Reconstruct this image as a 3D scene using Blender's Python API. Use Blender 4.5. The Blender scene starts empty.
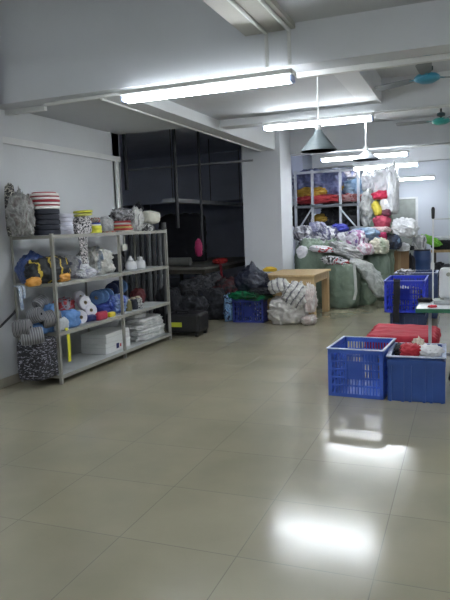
import bpy, bmesh, math, random
from mathutils import Vector, Matrix, noise, Quaternion
random.seed(7)
PI = math.pi
C = bpy.context.scene.collection
# ------------------------------------------------------------------ camera
F = 615.4; EYE = Vector((0, 0, 1.5))
RT = Vector((0.93209, 0.36025, -0.03769)); UP = Vector((-0.00759, 0.12345, 0.99232)); FW = Vector((-0.36214, 0.92465, -0.11780))
cam = bpy.data.cameras.new('camera'); co = bpy.data.objects.new('camera', cam); C.objects.link(co)
rm = Matrix((RT, UP, -FW)).transposed()
co.matrix_world = Matrix.Translation(EYE) @ rm.to_4x4()
cam.sensor_fit = 'HORIZONTAL'; cam.sensor_width = 36; cam.lens = F / 450 * 36; cam.clip_end = 100
bpy.context.scene.camera = co

def ray(px, py): return RT * ((px - 225) / F) - UP * ((py - 300) / F) + FW
def onY(px, py, Y):
    d = ray(px, py); return EYE + d * (Y / d.y)
def onZ(px, py, z):
    d = ray(px, py); return EYE + d * ((z - 1.5) / d.z)
def onX(px, py, X):
    d = ray(px, py); return EYE + d * (X / d.x)
def yAt(px, X, z):          # Y on the line (X, ., z) seen in column px
    k = (px - 225) / F; n = RT - FW * k; v = Vector((X, 0, z - 1.5))
    return -(n.dot(v)) / n.y
def mpp(p): return (Vector(p) - EYE).dot(FW) / F

# ------------------------------------------------------------------ materials
MC = {}
def nt(name):
    m = bpy.data.materials.new(name); m.use_nodes = True
    t = m.node_tree; b = t.nodes['Principled BSDF']; return m, t, b
def mat(name, col, rough=.6, metal=0, var=.12, scale=6, bump=0, bscale=20, spec=.5, coat=0, alpha=1, trans=0):
    if name in MC: return MC[name]
    m, t, b = nt(name)
    tc = t.nodes.new('ShaderNodeTexCoord'); n = t.nodes.new('ShaderNodeTexNoise')
    n.inputs['Scale'].default_value = scale; n.inputs['Detail'].default_value = 4
    t.links.new(tc.outputs['Object'], n.inputs['Vector'])
    r = t.nodes.new('ShaderNodeValToRGB'); e = r.color_ramp.elements
    e[0].position = .3; e[1].position = .7
    e[0].color = [c * (1 - var) for c in col] + [1]; e[1].color = [min(1, c * (1 + var)) for c in col] + [1]
    t.links.new(n.outputs['Fac'], r.inputs['Fac']); t.links.new(r.outputs['Color'], b.inputs['Base Color'])
    b.inputs['Roughness'].default_value = rough; b.inputs['Metallic'].default_value = metal
    b.inputs['Specular IOR Level'].default_value = spec; b.inputs['Coat Weight'].default_value = coat
    b.inputs['Alpha'].default_value = alpha; b.inputs['Transmission Weight'].default_value = trans
    if bump:
        n2 = t.nodes.new('ShaderNodeTexNoise'); n2.inputs['Scale'].default_value = bscale; n2.inputs['Detail'].default_value = 5
        t.links.new(tc.outputs['Object'], n2.inputs['Vector'])
        bp = t.nodes.new('ShaderNodeBump'); bp.inputs['Strength'].default_value = bump; bp.inputs['Distance'].default_value = .02
        t.links.new(n2.outputs['Fac'], bp.inputs['Height']); t.links.new(bp.outputs['Normal'], b.inputs['Normal'])
    MC[name] = m; return m
def palette(name, cols, scale=12, rough=.7, bump=.5, kind='VORONOI', distort=1.0, coat=0, stretch=(1, 1, 1)):
    """patches of several cloth colours"""
    if name in MC: return MC[name]
    m, t, b = nt(name)
    tc = t.nodes.new('ShaderNodeTexCoord'); mp = t.nodes.new('ShaderNodeMapping'); mp.inputs['Scale'].default_value = stretch
    t.links.new(tc.outputs['Object'], mp.inputs['Vector'])
    n = t.nodes.new('ShaderNodeTexNoise'); n.inputs['Scale'].default_value = scale * (.6 if kind == 'VORONOI' else .42); n.inputs['Detail'].default_value = 2 if kind == 'VORONOI' else 1; n.inputs['Distortion'].default_value = distort
    t.links.new(mp.outputs['Vector'], n.inputs['Vector'])
    r = t.nodes.new('ShaderNodeValToRGB'); r.color_ramp.interpolation = 'CONSTANT' if kind == 'VORONOI' else 'LINEAR'
    e = r.color_ramp.elements
    while len(e) > 1: e.remove(e[-1])
    k = len(cols)
    for i, c in enumerate(cols):
        pos = .28 + .44 * i / max(1, k)
        if i == 0: e[0].position = 0; e[0].color = list(c) + [1]
        else:
            q = e.new(pos); q.color = list(c) + [1]
    t.links.new(n.outputs['Fac'], r.inputs['Fac']); t.links.new(r.outputs['Color'], b.inputs['Base Color'])
    b.inputs['Roughness'].default_value = rough; b.inputs['Coat Weight'].default_value = coat; b.inputs['Coat Roughness'].default_value = .25
    n2 = t.nodes.new('ShaderNodeTexNoise'); n2.inputs['Scale'].default_value = 22; n2.inputs['Detail'].default_value = 6; n2.inputs['Distortion'].default_value = 1.5
    t.links.new(tc.outputs['Object'], n2.inputs['Vector'])
    bp = t.nodes.new('ShaderNodeBump'); bp.inputs['Strength'].default_value = bump; bp.inputs['Distance'].default_value = .03
    t.links.new(n2.outputs['Fac'], bp.inputs['Height']); t.links.new(bp.outputs['Normal'], b.inputs['Normal'])
    MC[name] = m; return m
def stripes(name, cols, axis='Z', period=.05, rough=.7, distort=0):
    """bands of colour along one object axis"""
    if name in MC: return MC[name]
    m, t, b = nt(name)
    tc = t.nodes.new('ShaderNodeTexCoord'); sp = t.nodes.new('ShaderNodeSeparateXYZ')
    src = tc.outputs['Object']
    if distort:
        nn = t.nodes.new('ShaderNodeTexNoise'); nn.inputs['Scale'].default_value = 14; t.links.new(src, nn.inputs['Vector'])
        vm = t.nodes.new('ShaderNodeVectorMath'); vm.operation = 'MULTIPLY_ADD'; vm.inputs[1].default_value = (distort,) * 3
        t.links.new(nn.outputs['Color'], vm.inputs[0]); t.links.new(src, vm.inputs[2]); src = vm.outputs['Vector']
    t.links.new(src, sp.inputs[0])
    d = t.nodes.new('ShaderNodeMath'); d.operation = 'DIVIDE'; d.inputs[1].default_value = period
    if axis == 'R':
        ln = t.nodes.new('ShaderNodeVectorMath'); ln.operation = 'LENGTH'
        cb = t.nodes.new('ShaderNodeCombineXYZ'); t.links.new(sp.outputs['X'], cb.inputs['X']); t.links.new(sp.outputs['Y'], cb.inputs['Y'])
        t.links.new(cb.outputs[0], ln.inputs[0]); t.links.new(ln.outputs['Value'], d.inputs[0])
    else: t.links.new(sp.outputs[axis], d.inputs[0])
    fr = t.nodes.new('ShaderNodeMath'); fr.operation = 'FRACT'; t.links.new(d.outputs[0], fr.inputs[0])
    r = t.nodes.new('ShaderNodeValToRGB'); r.color_ramp.interpolation = 'CONSTANT'; e = r.color_ramp.elements
    while len(e) > 1: e.remove(e[-1])
    for i, c in enumerate(cols):
        if i == 0: e[0].position = 0; e[0].color = list(c) + [1]
        else: q = e.new(i / len(cols)); q.color = list(c) + [1]
    t.links.new(fr.outputs[0], r.inputs['Fac']); t.links.new(r.outputs['Color'], b.inputs['Base Color'])
    b.inputs['Roughness'].default_value = rough
    MC[name] = m; return m
def dots(name, bg, fg, scale=40, rough=.6, thr=.5):
    if name in MC: return MC[name]
    m, t, b = nt(name)
    tc = t.nodes.new('ShaderNodeTexCoord'); mp = t.nodes.new('ShaderNodeMapping'); mp.inputs['Scale'].default_value = scale if isinstance(scale, tuple) else (scale, scale, scale * 1.3)
    n = t.nodes.new('ShaderNodeTexNoise'); n.inputs['Scale'].default_value = 1; n.inputs['Detail'].default_value = 1; n.inputs['Distortion'].default_value = 1
    t.links.new(tc.outputs['Object'], mp.inputs['Vector']); t.links.new(mp.outputs['Vector'], n.inputs['Vector'])
    r = t.nodes.new('ShaderNodeValToRGB'); e = r.color_ramp.elements; e[0].position = thr; e[1].position = thr + .06
    e[0].color = list(bg) + [1]; e[1].color = list(fg) + [1]
    t.links.new(n.outputs['Fac'], r.inputs['Fac']); t.links.new(r.outputs['Color'], b.inputs['Base Color'])
    b.inputs['Roughness'].default_value = rough; MC[name] = m; return m

def plaster(name, col):
    return mat(name, col, rough=.75, var=.035, scale=1.7, bump=.06, bscale=30, spec=.3)
WALL = plaster('wall_paint', (.645, .665, .68))
WALLW = plaster('pillar_paint', (.66, .685, .72))
CEIL = plaster('ceiling_paint', (.54, .56, .585))
SOFF = plaster('long_beam_paint', (.47, .465, .43))
SLATE = mat('slate_partition', (.60, .64, .76), rough=.7, var=.08, scale=1.2)
BLACK = mat('black_plastic', (.008, .008, .01), rough=.45)
BLKC = mat('black_cloth', (.011, .012, .017), rough=.85, bump=.4, bscale=12)
STEEL = mat('shelf_steel', (.30, .295, .26), rough=.5, metal=.15, var=.1)
BOARD = mat('shelf_board', (.40, .42, .42), rough=.45, var=.12)
TRUNK = mat('white_trunking', (.70, .71, .70), rough=.5, var=.04)
BLUEC = mat('blue_plastic', (.045, .115, .50), rough=.38, var=.1, scale=4)
BLUEB = mat('blue_crate_bright', (.02, .045, .56), rough=.38, var=.1, scale=4)
BLUEF = mat('faded_blue_plastic', (.035, .095, .34), rough=.42, var=.12, scale=5)
BLUEG = mat('dusty_blue_plastic', (.04, .065, .16), rough=.5, var=.15)
RIMC = mat('worn_pale_rim', (.50, .56, .72), rough=.5, var=.25, scale=30)
WOOD = None

def floor_mat():
    m, t, b = nt('floor_tiles')
    tc = t.nodes.new('ShaderNodeTexCoord'); mp = t.nodes.new('ShaderNodeMapping')
    mp.inputs['Location'].default_value = (.348 + .615 * 10, -2.48 + .615 * 10, 0)
    t.links.new(tc.outputs['Object'], mp.inputs['Vector'])
    br = t.nodes.new('ShaderNodeTexBrick'); br.offset = 0; br.squash = 1
    br.inputs['Scale'].default_value = 1; br.inputs['Mortar Size'].default_value = .0025; br.inputs['Mortar Smooth'].default_value = .3
    br.inputs['Brick Width'].default_value = .615; br.inputs['Row Height'].default_value = .615
    br.inputs['Color1'].default_value = (.295, .272, .196, 1); br.inputs['Color2'].default_value = (.31, .287, .208, 1); br.inputs['Mortar'].default_value = (.21, .195, .15, 1)
    t.links.new(mp.outputs['Vector'], br.inputs['Vector'])
    n = t.nodes.new('ShaderNodeTexNoise'); n.inputs['Scale'].default_value = 1.3; n.inputs['Detail'].default_value = 6
    t.links.new(tc.outputs['Object'], n.inputs['Vector'])
    r = t.nodes.new('ShaderNodeValToRGB'); e = r.color_ramp.elements; e[0].color = (.84, .85, .83, 1); e[1].color = (1.1, 1.09, 1.08, 1); e[0].position = .3; e[1].position = .7
    t.links.new(n.outputs['Fac'], r.inputs['Fac'])
    mx = t.nodes.new('ShaderNodeMix'); mx.data_type = 'RGBA'; mx.blend_type = 'MULTIPLY'; mx.inputs[0].default_value = 1
    t.links.new(br.outputs['Color'], mx.inputs[6]); t.links.new(r.outputs['Color'], mx.inputs[7]); t.links.new(mx.outputs[2], b.inputs['Base Color'])
    n3 = t.nodes.new('ShaderNodeTexNoise'); n3.inputs['Scale'].default_value = 5; n3.inputs['Detail'].default_value = 4
    t.links.new(tc.outputs['Object'], n3.inputs['Vector'])
    mr = t.nodes.new('ShaderNodeMapRange'); mr.inputs['To Min'].default_value = .13; mr.inputs['To Max'].default_value = .21
    t.links.new(n3.outputs['Fac'], mr.inputs['Value']); t.links.new(mr.outputs['Result'], b.inputs['Roughness'])
    b.inputs['Specular IOR Level'].default_value = .6
    bp = t.nodes.new('ShaderNodeBump'); bp.inputs['Strength'].default_value = .25; bp.inputs['Distance'].default_value = .002; bp.invert = True
    t.links.new(br.outputs['Fac'], bp.inputs['Height']); t.links.new(bp.outputs['Normal'], b.inputs['Normal'])
    return m
def wood_mat(name, a, bb, sc=(18, 18, 1.5)):
    m, t, b = nt(name)
    tc = t.nodes.new('ShaderNodeTexCoord'); mp = t.nodes.new('ShaderNodeMapping'); mp.inputs['Scale'].default_value = sc
    n = t.nodes.new('ShaderNodeTexNoise'); n.inputs['Scale'].default_value = 1.5; n.inputs['Detail'].default_value = 5; n.inputs['Distortion'].default_value = .6
    t.links.new(tc.outputs['Object'], mp.inputs['Vector']); t.links.new(mp.outputs['Vector'], n.inputs['Vector'])
    r = t.nodes.new('ShaderNodeValToRGB'); e = r.color_ramp.elements; e[0].position = .3; e[1].position = .7; e[0].color = list(a) + [1]; e[1].color = list(bb) + [1]
    t.links.new(n.outputs['Fac'], r.inputs['Fac']); t.links.new(r.outputs['Color'], b.inputs['Base Color'])
    b.inputs['Roughness'].default_value = .55
    return m
WOOD = wood_mat('pale_pine', (.42, .285, .135), (.54, .385, .20))
def emit(name, col, s):
    m, t, b = nt(name); b.inputs['Base Color'].default_value = (.9, .9, .9, 1)
    b.inputs['Emission Color'].default_value = list(col) + [1]; b.inputs['Emission Strength'].default_value = s; return m
TUBE = emit('lit_tube', (.90, .95, 1.0), 26)

# ------------------------------------------------------------------ mesh kit
class MB:
    def __init__(s): s.b = bmesh.new()
    def box(s, c, d, rot=None):
        M = Matrix.Translation(Vector(c)) @ (rot.to_matrix().to_4x4() if rot else Matrix()) @ Matrix.Diagonal((*d, 1))
        bmesh.ops.create_cube(s.b, size=1, matrix=M); return s
    def lo(s, x0, x1, y0, y1, z0, z1): return s.box(((x0 + x1) / 2, (y0 + y1) / 2, (z0 + z1) / 2), (abs(x1 - x0), abs(y1 - y0), abs(z1 - z0)))
    def tube(s, p, q, r, r2=None, seg=12):
        p, q = Vector(p), Vector(q); d = q - p
        M = Matrix.Translation((p + q) / 2) @ d.to_track_quat('Z', 'Y').to_matrix().to_4x4()
        bmesh.ops.create_cone(s.b, cap_ends=True, segments=seg, radius1=r, radius2=r if r2 is None else r2, depth=d.length, matrix=M); return s
    def path(s, pts, r, seg=8):
        for a, b in zip(pts, pts[1:]): s.tube(a, b, r, seg=seg)
        for a in pts[1:-1]: bmesh.ops.create_uvsphere(s.b, u_segments=seg, v_segments=6, radius=r, matrix=Matrix.Translation(Vector(a)))
        return s
    def lathe(s, prof, seg=28, M=Matrix(), close=False):
        rings = []
        for r, z in prof: rings.append([s.b.verts.new(M @ Vector((r * math.cos(2 * PI * i / seg), r * math.sin(2 * PI * i / seg), z))) for i in range(seg)])
        pr = list(zip(rings, rings[1:])) + ([(rings[-1], rings[0])] if close else [])
        for a, b in pr:
            for i in range(seg):
                j = (i + 1) % seg; s.b.faces.new((a[i], a[j], b[j], b[i]))
        if not close:
            for rg, rev in ((rings[0], True), (rings[-1], False)):
                if rg and prof[0 if rev else -1][0] > 1e-4: s.b.faces.new(list(reversed(rg)) if rev else rg)
        return s
    def strip(s, pts, w, wd, th=.002):   # ribbon following pts, width w along direction wd
        wd = Vector(wd).normalized() * w / 2; L = []
        for i, p in enumerate(pts):
            p = Vector(p); a = Vector(pts[max(0, i - 1)]); b = Vector(pts[min(len(pts) - 1, i + 1)])
            n = (b - a).cross(wd).normalized() * th / 2
            L.append([s.b.verts.new(p + o) for o in (wd + n, -wd + n, -wd - n, wd - n)])
        for a, b in zip(L, L[1:]):
            for i in range(4): s.b.faces.new((a[i], a[(i + 1) % 4], b[(i + 1) % 4], b[i]))
        s.b.faces.new(L[0]); s.b.faces.new(list(reversed(L[-1]))); return s
    def build(s, name, m, parent=None, smooth=False, bevel=0, loc=None, rot=None):
        bmesh.ops.recalc_face_normals(s.b, faces=s.b.faces)
        me = bpy.data.meshes.new(name); s.b.to_mesh(me); s.b.free()
        if smooth:
            for p in me.polygons: p.use_smooth = True
        me.materials.append(m); o = bpy.data.objects.new(name, me); C.objects.link(o)
        if parent: o.parent = parent
        if loc is not None: o.location = loc
        if rot is not None: o.rotation_euler = rot
        if smooth == 'auto':
            try: me.set_sharp_from_angle(angle=math.radians(40))
            except Exception: pass
        if bevel:
            md = o.modifiers.new('bevel', 'BEVEL'); md.width = bevel; md.segments = 2; md.limit_method = 'ANGLE'
        return o
def tag(o, label, cat, group=None):
    o['label'] = label; o['category'] = cat
    if group: o['group'] = group
    return o
def thing(name, label, cat, loc=(0, 0, 0), rz=0, group=None):
    o = bpy.data.objects.new(name, None); o.empty_display_size = .1; C.objects.link(o)
    o.location = loc; o.rotation_euler = (0, 0, rz); return tag(o, label, cat, group)
def struct(o): o['kind'] = 'structure'; return o
def sbox(name, m, *a): return struct(MB().lo(*a).build(name, m))

def blob_bm(size, seed, amp=.12, freq=2.2, ridge=.0, sq=2.6, sub=4, neck=0, flat=.15):
    """lumpy stuffed shape: superellipsoid resting on z=0; neck pulls a gathered tie out of the top"""
    if sub == 4 and max(size) > .33: sub = 5
    b = bmesh.new(); bmesh.ops.create_icosphere(b, subdivisions=sub, radius=1)
    off = Vector((seed * 3.17, seed * 1.71, seed * 2.3))
    sx, sy, sz = [k / 2 for k in size]
    for v in b.verts:
        n = v.co.normalized()
        k = (abs(n.x) ** sq + abs(n.y) ** sq + abs(n.z) ** sq) ** (-1 / sq)
        d = noise.fractal(n * freq + off, 1, 2, 4) * amp
        wv = n + noise.noise_vector(n * 1.7 + off) * .35
        rd = (abs(noise.noise(wv * freq * 1.25 + off * 1.3)) * 2.4 - .55) * ridge * 1.25
        rd += (abs(noise.noise(wv * freq * 2.9 + off)) * 2.4 - .5) * ridge * .75
        rd += (abs(noise.noise(Vector((wv.x, wv.y, wv.z * .6)) * freq * 6 - off)) * 2.4 - .5) * ridge * .18
        p = n * (k * (1 + d + rd))
        if neck and n.z > .72:
            t = (n.z - .72) / .28; p.x *= (1 - .75 * t); p.y *= (1 - .75 * t); p.z += neck * t * t
        p.z = max(p.z, -1 + flat)
        v.co = Vector((p.x * sx, p.y * sy, (p.z + 1 - flat) * sz * 2 / (2 - flat)))
    return b
def bag(name, label, cat, pos, size, m, seed=1, rot=(0, 0, 0), group=None, parent=None, **kw):
    s = MB(); s.b.free(); s.b = blob_bm(size, seed, **kw)
    if pos[2] == 0: pos = (pos[0], pos[1], .003)
    o = s.build(name, m, parent, smooth=True, loc=pos, rot=rot)
    if label: tag(o, label, cat, group)
    return o
def copy_tree(o, parent=None):
    c = o.copy(); C.objects.link(c); c.parent = parent
    for ch in [k for k in C.objects if k.parent is o]: copy_tree(ch, c)
    return c

# ------------------------------------------------------------------ the room
struct(MB().lo(-9, 7, -5, 18.4, -.1, 0).build('floor', floor_mat()))
LX = -4.5
sbox('wall_left', WALL, LX - .2, LX, 5.03, 7.67, 0, 2.86)
sbox('wall_left_near', WALL, -4.7, -4.265, -5, 5.03, 0, 4.0)
sbox('baseboard_left', mat('skirting_tile', (.36, .33, .27), rough=.3), -4.27, -4.25, -5, 5.035, 0, .09)
sbox('wall_right', WALL, 4.5, 4.7, -5, 18.4, 0, 4.0)
sbox('wall_front', WALL, -4.7, 4.7, -5.2, -5, 0, 4.0)
sbox('wall_back', mat('back_wall_paint', (.56, .60, .67), rough=.7, var=.03, scale=1), -3.4, 4.7, 18, 18.2, 0, 3.3)
# ceilings
sbox('ceiling_left_near', CEIL, -4.7, -1.52, -5, 5.12, 3.95, 4.05)
sbox('ceiling_right_near', CEIL, -1.52, 4.7, -5, 5.12, 3.13, 4.05)
sbox('ceiling', CEIL, -3.33, 4.7, 5.3, 18.4, 3.22, 3.35)
sbox('ceiling_bay', CEIL, -3.10, -1.20, 5.37, 7.95, 2.93, 3.22)
sbox('trim_1', SOFF, -1.73, -1.30, -5, 5.12, 3.085, 3.94)            # long beam over the camera's left
sbox('trim_2', WALLW, -4.7, 4.7, 5.12, 5.37, 2.8, 4.05)              # first cross beam
sbox('trim_3', WALL, -3.10, 4.7, 7.95, 8.2, 2.84, 3.25)              # second cross beam
sbox('trim_4', CEIL, -3.33, 4.7, 11.3, 11.55, 2.78, 3.25)
sbox('trim_5', CEIL, -3.33, 4.7, 14.4, 14.65, 2.78, 3.25)
sbox('trim_6', WALL, -3.33, -3.10, 5.37, 10.7, 2.8, 3.25)            # long beam to the pillar
sbox('trim_7', WALL, -1.20, -.96, 5.37, 7.95, 2.93, 3.22)            # short long beam between the cross beams
sbox('trim_8', CEIL, -4.7, -3.33, 5.37, 7.67, 2.83, 2.95)            # soffit over the shelf
P0 = onY(243, 200, 10.6); P1 = onY(281, 200, 10.6)
sbox('trim_9', WALLW, P0.x, P1.x, 10.6, 11.35, 0, 3.2)               # the square pillar
print('pillar', P0, P1)
# dim store room behind
sbox('ceiling_store', SLATE, -9, -3.33, 7.67, 17.2, 3.3, 3.4)
sbox('wall_store_back', SLATE, -9, -3.4, 17.0, 17.2, 0, 3.3)
sbox('wall_store_left', SLATE, -9.2, -9, 7.47, 17.2, 0, 3.3)
sbox('wall_store_near', SLATE, -9, LX, 7.47, 7.66, 0, 3.3)
sbox('wall_store_right', SLATE, -3.95, -3.85, 11.36, 18.0, 0, 3.3)
sbox('trim_10', SLATE, -9, -3.5, 14.2, 14.4, 2.15, 3.3)              # dropped beam in the store room
# door in the back wall
a = onY(392, 198, 17.99); b_ = onY(418, 198, 17.99)
d = MB().lo(a.x - .35, b_.x - .06, 17.95, 18.0, 0, a.z - .05).build('door_1', mat('door_grey_green', (.30, .33, .31), rough=.5)); struct(d)
fr = MB(); fr.lo(b_.x - .06, b_.x, 17.92, 18.0, 0, a.z); fr.lo(a.x - .41, a.x - .35, 17.92, 18, 0, a.z); fr.lo(a.x - .35, b_.x - .06, 17.92, 18, a.z - .05, a.z)
fr.build('door_frame', mat('door_frame_white', (.7, .72, .74)), d)
MB().lo(b_.x - .13, b_.x - .1, 17.92, 17.95, .95, 1.08).build('door_handle', STEEL, d)

# ------------------------------------------------------------------ lamps
def fluo(label, xc, y, z, L, n=2, k=.0):
    t = thing('fluorescent_light', label, 'light', (xc, y, z), k, 'fluorescent tubes under the ceiling beams')
    MB().lo(-L / 2 - .02, L / 2 + .02, -.07, .07, .03, .075).build('batten', TRUNK, t, bevel=.012)
    for s in ((-1, 1) if n == 2 else (0,)):
        MB().tube((-L / 2 + .015, s * .045, 0), (L / 2 - .015, s * .045, 0), .019, seg=16).build('tube', TUBE, t, smooth='auto')
    for s in (-1, 1):
        MB().lo(s * L / 2 - .012, s * L / 2 + .012, -.055, .055, -.02, .03).build('socket', mat('pale_blue_socket', (.42, .5, .75)), t)
def fl_px(label, a, b, z, n=2):
    p, q = onZ(*a, z), onZ(*b, z); y = (p.y + q.y) / 2
    p, q = onY(*a, y), onY(*b, y)
    fluo(label, (p.x + q.x) / 2, y, (p.z + q.z) / 2, q.x - p.x, n)
    return p, q
l1 = fl_px('long lit fluorescent fixture under the nearest cross beam, largest of the lit tubes', (125, 100), (292, 80), 2.655)
l2 = fl_px('lit fluorescent tube under the second cross beam, behind the grey cone lampshade', (265, 129), (372, 119), 2.74)
l3 = fl_px('lit fluorescent tube above the bag rack, crossed by a thin lamp cord', (322, 160), (408, 155), 2.62)
l4 = fl_px('lit fluorescent tube just below and behind the one crossed by a lamp cord', (354, 169), (418, 165), 2.58)
l5 = fl_px('farthest and lowest lit fluorescent tube, in front of the back wall above the grey door', (397, 180), (434, 178), 2.55)
print('lights', l1, l2, l3, l4, l5)
# unseen fittings added to the right and behind the viewpoint to brighten the hall
for x, y, z, L in ((2.2, 5.24, 2.70, 1.2), (1.2, 1.9, 3.02, 1.2), (1.2, -1.2, 3.02, 1.2), (1.2, -3.6, 3.02, 1.2), (-2.6, -.6, 3.6, 1.4), (-2.6, -3.2, 3.6, 1.4), (2.2, 8.0, 2.7, 1.2), (2.2, 11.4, 2.68, 1.2), (2.2, 14.5, 2.68, 1.2)):
    fluo('unseen lit fluorescent fixture added out of view to brighten the hall', x, y, z, L)

def cone_lamp(label, px, py_top, py_cone, py_rim, Y, rpx):
    p = onY(px, py_rim, Y); top = onY(px, py_top, Y); apex = onY(px, py_cone, Y); s = mpp(p); r = rpx * s
    t = thing('pendant_lamp', label, 'lamp', (p.x, Y, p.z), 0, 'cone pendant lamps')
    h = apex.z - p.z
    MB().tube((0, 0, h), (0, 0, top.z - p.z), .007).build('cord', TRUNK, t)
    MB().lathe([(r, 0), (r * .97, .01), (.045, h * .82), (.03, h), (.0, h), (.0, h - .01), (.026, h - .012), (.04, h * .8), (r * .955, .008), (r, 0)], seg=32).build('lamp_shade', mat('grey_green_enamel', (.14, .17, .18), rough=.4) if Y < 6 else mat('pale_enamel', (.42, .45, .48), rough=.4), t, smooth='auto')
    MB().tube((0, 0, h * .95), (0, 0, h * .95 + .06), .028).build('lamp_holder', TRUNK, t)
    bb = MB(); bb.lathe([(0, h * .3), (.03, h * .36), (.038, h * .55), (.02, h * .85)], seg=16); bb.build('bulb', mat('off_bulb', (.75, .75, .72), rough=.2), t, smooth=True)
cone_lamp('grey cone lampshade hanging low on a rod in front of the second lit tube', 319, 76, 130, 151, 5.45, 18)
cone_lamp('far pale cone lampshade on a thin cord crossing the third lit tube', 366, 121, 151, 160, 7.95, 14)

# trunking and conduits
def cond(label, pts, r=.012, sq=None, name='conduit'):
    mb = MB()
    if sq:
        for a, b in zip(pts, pts[1:]):
            a, b = Vector(a), Vector(b); d = b - a; mb.box((a + b) / 2, (sq[0], sq[1], d.length), d.to_track_quat('Z', 'Y'))
    else: mb.path(pts, r)
    return tag(mb.build(name, TRUNK), label, 'conduit')
cond('flat white trunking along the foot of the near cross beam, right of the long light', [(-1.36, 5.395, 2.775), (4.4, 5.395, 2.775)], sq=(.05, .045), name='cable_trunking')
cond('flat white trunking along the near cross beam at the far left', [(-4.65, 5.395, 2.775), (onX(40, 110, -4.0).x, 5.395, 2.775)], sq=(.045, .05), name='cable_trunking')
q = onY(45, 110, 5.2); cond('thin white conduit leading to the left end of the long light', [(q.x, 5.2, 2.76), (l1[0].x - .03, 5.2, 2.775)], .018)
for x0, lb in ((onY(267, 60, 5.09).x, 'left one of two conduits running down the near cross beam to the long light'), (onY(289.5, 60, 5.09).x, 'right one of two conduits running down the near cross beam to the long light')):
    cond(lb, [(x0, -2, 3.07), (x0, 5.085, 3.07), (x0, 5.095, 2.80)], .016)
cond('white conduit along the edge of the long beam running to the square pillar', [(-3.35, 5.42, 2.80), (-3.35, 10.55, 2.80)], .014)
cond('thin conduit under the second cross beam, right of the second tube', [(l2[1].x, 7.93, 2.82), (4.4, 7.93, 2.82)], .013)
cond('thin conduit under the third cross beam, above the back of the hall', [(-.9, 11.42, 2.76), (4.4, 11.42, 2.76)], .012)
w = MB(); zt = onX(60, 151, LX).z
w.lo(LX, LX + .03, 5.04, 7.64, 2.45, 2.52); w.lo(LX, LX + .03, 7.50, 7.58, 1.3, 2.45)
tag(w.build('wall_trunking', TRUNK, bevel=.004), 'white cable trunking along the left wall above the shelf, turning down at the wall end', 'conduit')
w = MB(); w.path([onX(0, 327, -4.25), onX(14, 313, -4.25), onX(17, 308, -4.25)], .012)
tag(w.build('power_cable', mat('grey_cable', (.05, .05, .055))), 'dark cable running down the left wall corner beside the shelf', 'cable')

# ceiling fans
def fan(label, px, py, Y, colname, col, ang, zt):
    p = onY(px, py, Y); t = thing('ceiling_fan', label, 'fan', (p.x, Y, p.z), 0, 'ceiling fans')
    cm = mat(colname, col, rough=.35)
    MB().lathe([(0, -.05), (.07, -.048), (.125, -.02), (.13, .01), (.10, .035), (.03, .045), (0, .045)], seg=32).build('motor', cm, t, smooth=True)
    MB().tube((0, 0, .04), (0, 0, zt - p.z), .014).build('rod', BLACK, t)
    MB().lathe([(.02, .06), (.06, .075), (.06, .11), (.02, .13)], seg=20).build('rod_cover', mat('dark_teal', (.02, .05, .055), rough=.5), t, smooth='auto')
    MB().lathe([(.06, zt - p.z - .001), (.055, zt - p.z - .04), (.02, zt - p.z - .07)], seg=20).build('ceiling_cap', cm, t, smooth='auto')
    for k in range(3):
        a = ang + k * 2 * PI / 3; qz = Quaternion((0, 0, 1), a); mb = MB()
        prof = [(.17, .045), (.28, .06), (.6, .075), (.64, .05)]
        vs = []
        for x, hw in prof:
            vs.append([mb.b.verts.new(qz @ Vector((x, sgn * hw, .012 + .35 * sgn * hw * .5 + dz))) for sgn, dz in ((1, 0), (-1, 0), (-1, -.006), (1, -.006))])
        for A, B in zip(vs, vs[1:]):
            for i in range(4): mb.b.faces.new((A[i], A[(i + 1) % 4], B[(i + 1) % 4], B[i]))
        mb.b.faces.new(vs[0]); mb.b.faces.new(list(reversed(vs[-1])))
        bl = mb.build('blade', mat('fan_blade_grey', (.17, .19, .20), rough=.45), t)
        MB().box(qz @ Vector((.155, 0, .008)), (.1, .03, .008), qz).build('blade_arm', cm, bl)
fan('nearer ceiling fan with a blue hub behind the cross beam', 427, 78, 6.9, 'fan_blue', (.04, .26, .38), 2.62, 3.22)
fan('farther ceiling fan with a green hub, below and behind the blue one', 441, 121, 9.8, 'fan_green', (.03, .30, .27), 3.1, 3.22)

# ------------------------------------------------------------------ the steel shelf
SX0, SX1 = -4.235, -3.73; SY = [5.0, yAt(125, -3.73, .3), yAt(170.5, -3.73, .3)]
LV = [.09, .52, 1.01, 1.485]
print('shelf Y', SY)
sh = thing('steel_shelf', 'long grey four tier steel shelf loaded with rolls and bags along the left wall', 'shelf', (0, 0, 0))
for i, y in enumerate(SY):
    for x, s in ((SX1, -1), (SX0, 1)):
        m = MB(); m.lo(x, x + s * .03, y - .015, y - .011, 0, 1.5); m.lo(x, x + s * .004, y - .015, y + .015, 0, 1.5)
        m.build('post', STEEL, sh)
for y0, y1 in zip(SY, SY[1:]):
    for z in LV:
        m = MB(); m.lo(SX0 + .004, SX1 - .004, y0 + .004, y1 - .004, z - .004, z)
        m.build('shelf_board', BOARD, sh)
        m = MB(); m.lo(SX1 - .006, SX1 + .002, y0, y1, z - .034, z + .003); m.lo(SX0 - .002, SX0 + .006, y0, y1, z - .034, z + .003)
        m.lo(SX0, SX1, y0 + .002, y0 + .01, z - .034, z - .004); m.lo(SX0, SX1, y1 - .01, y1 - .002, z - .034, z - .004)
        m.build('edge_rail', STEEL, sh)

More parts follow.
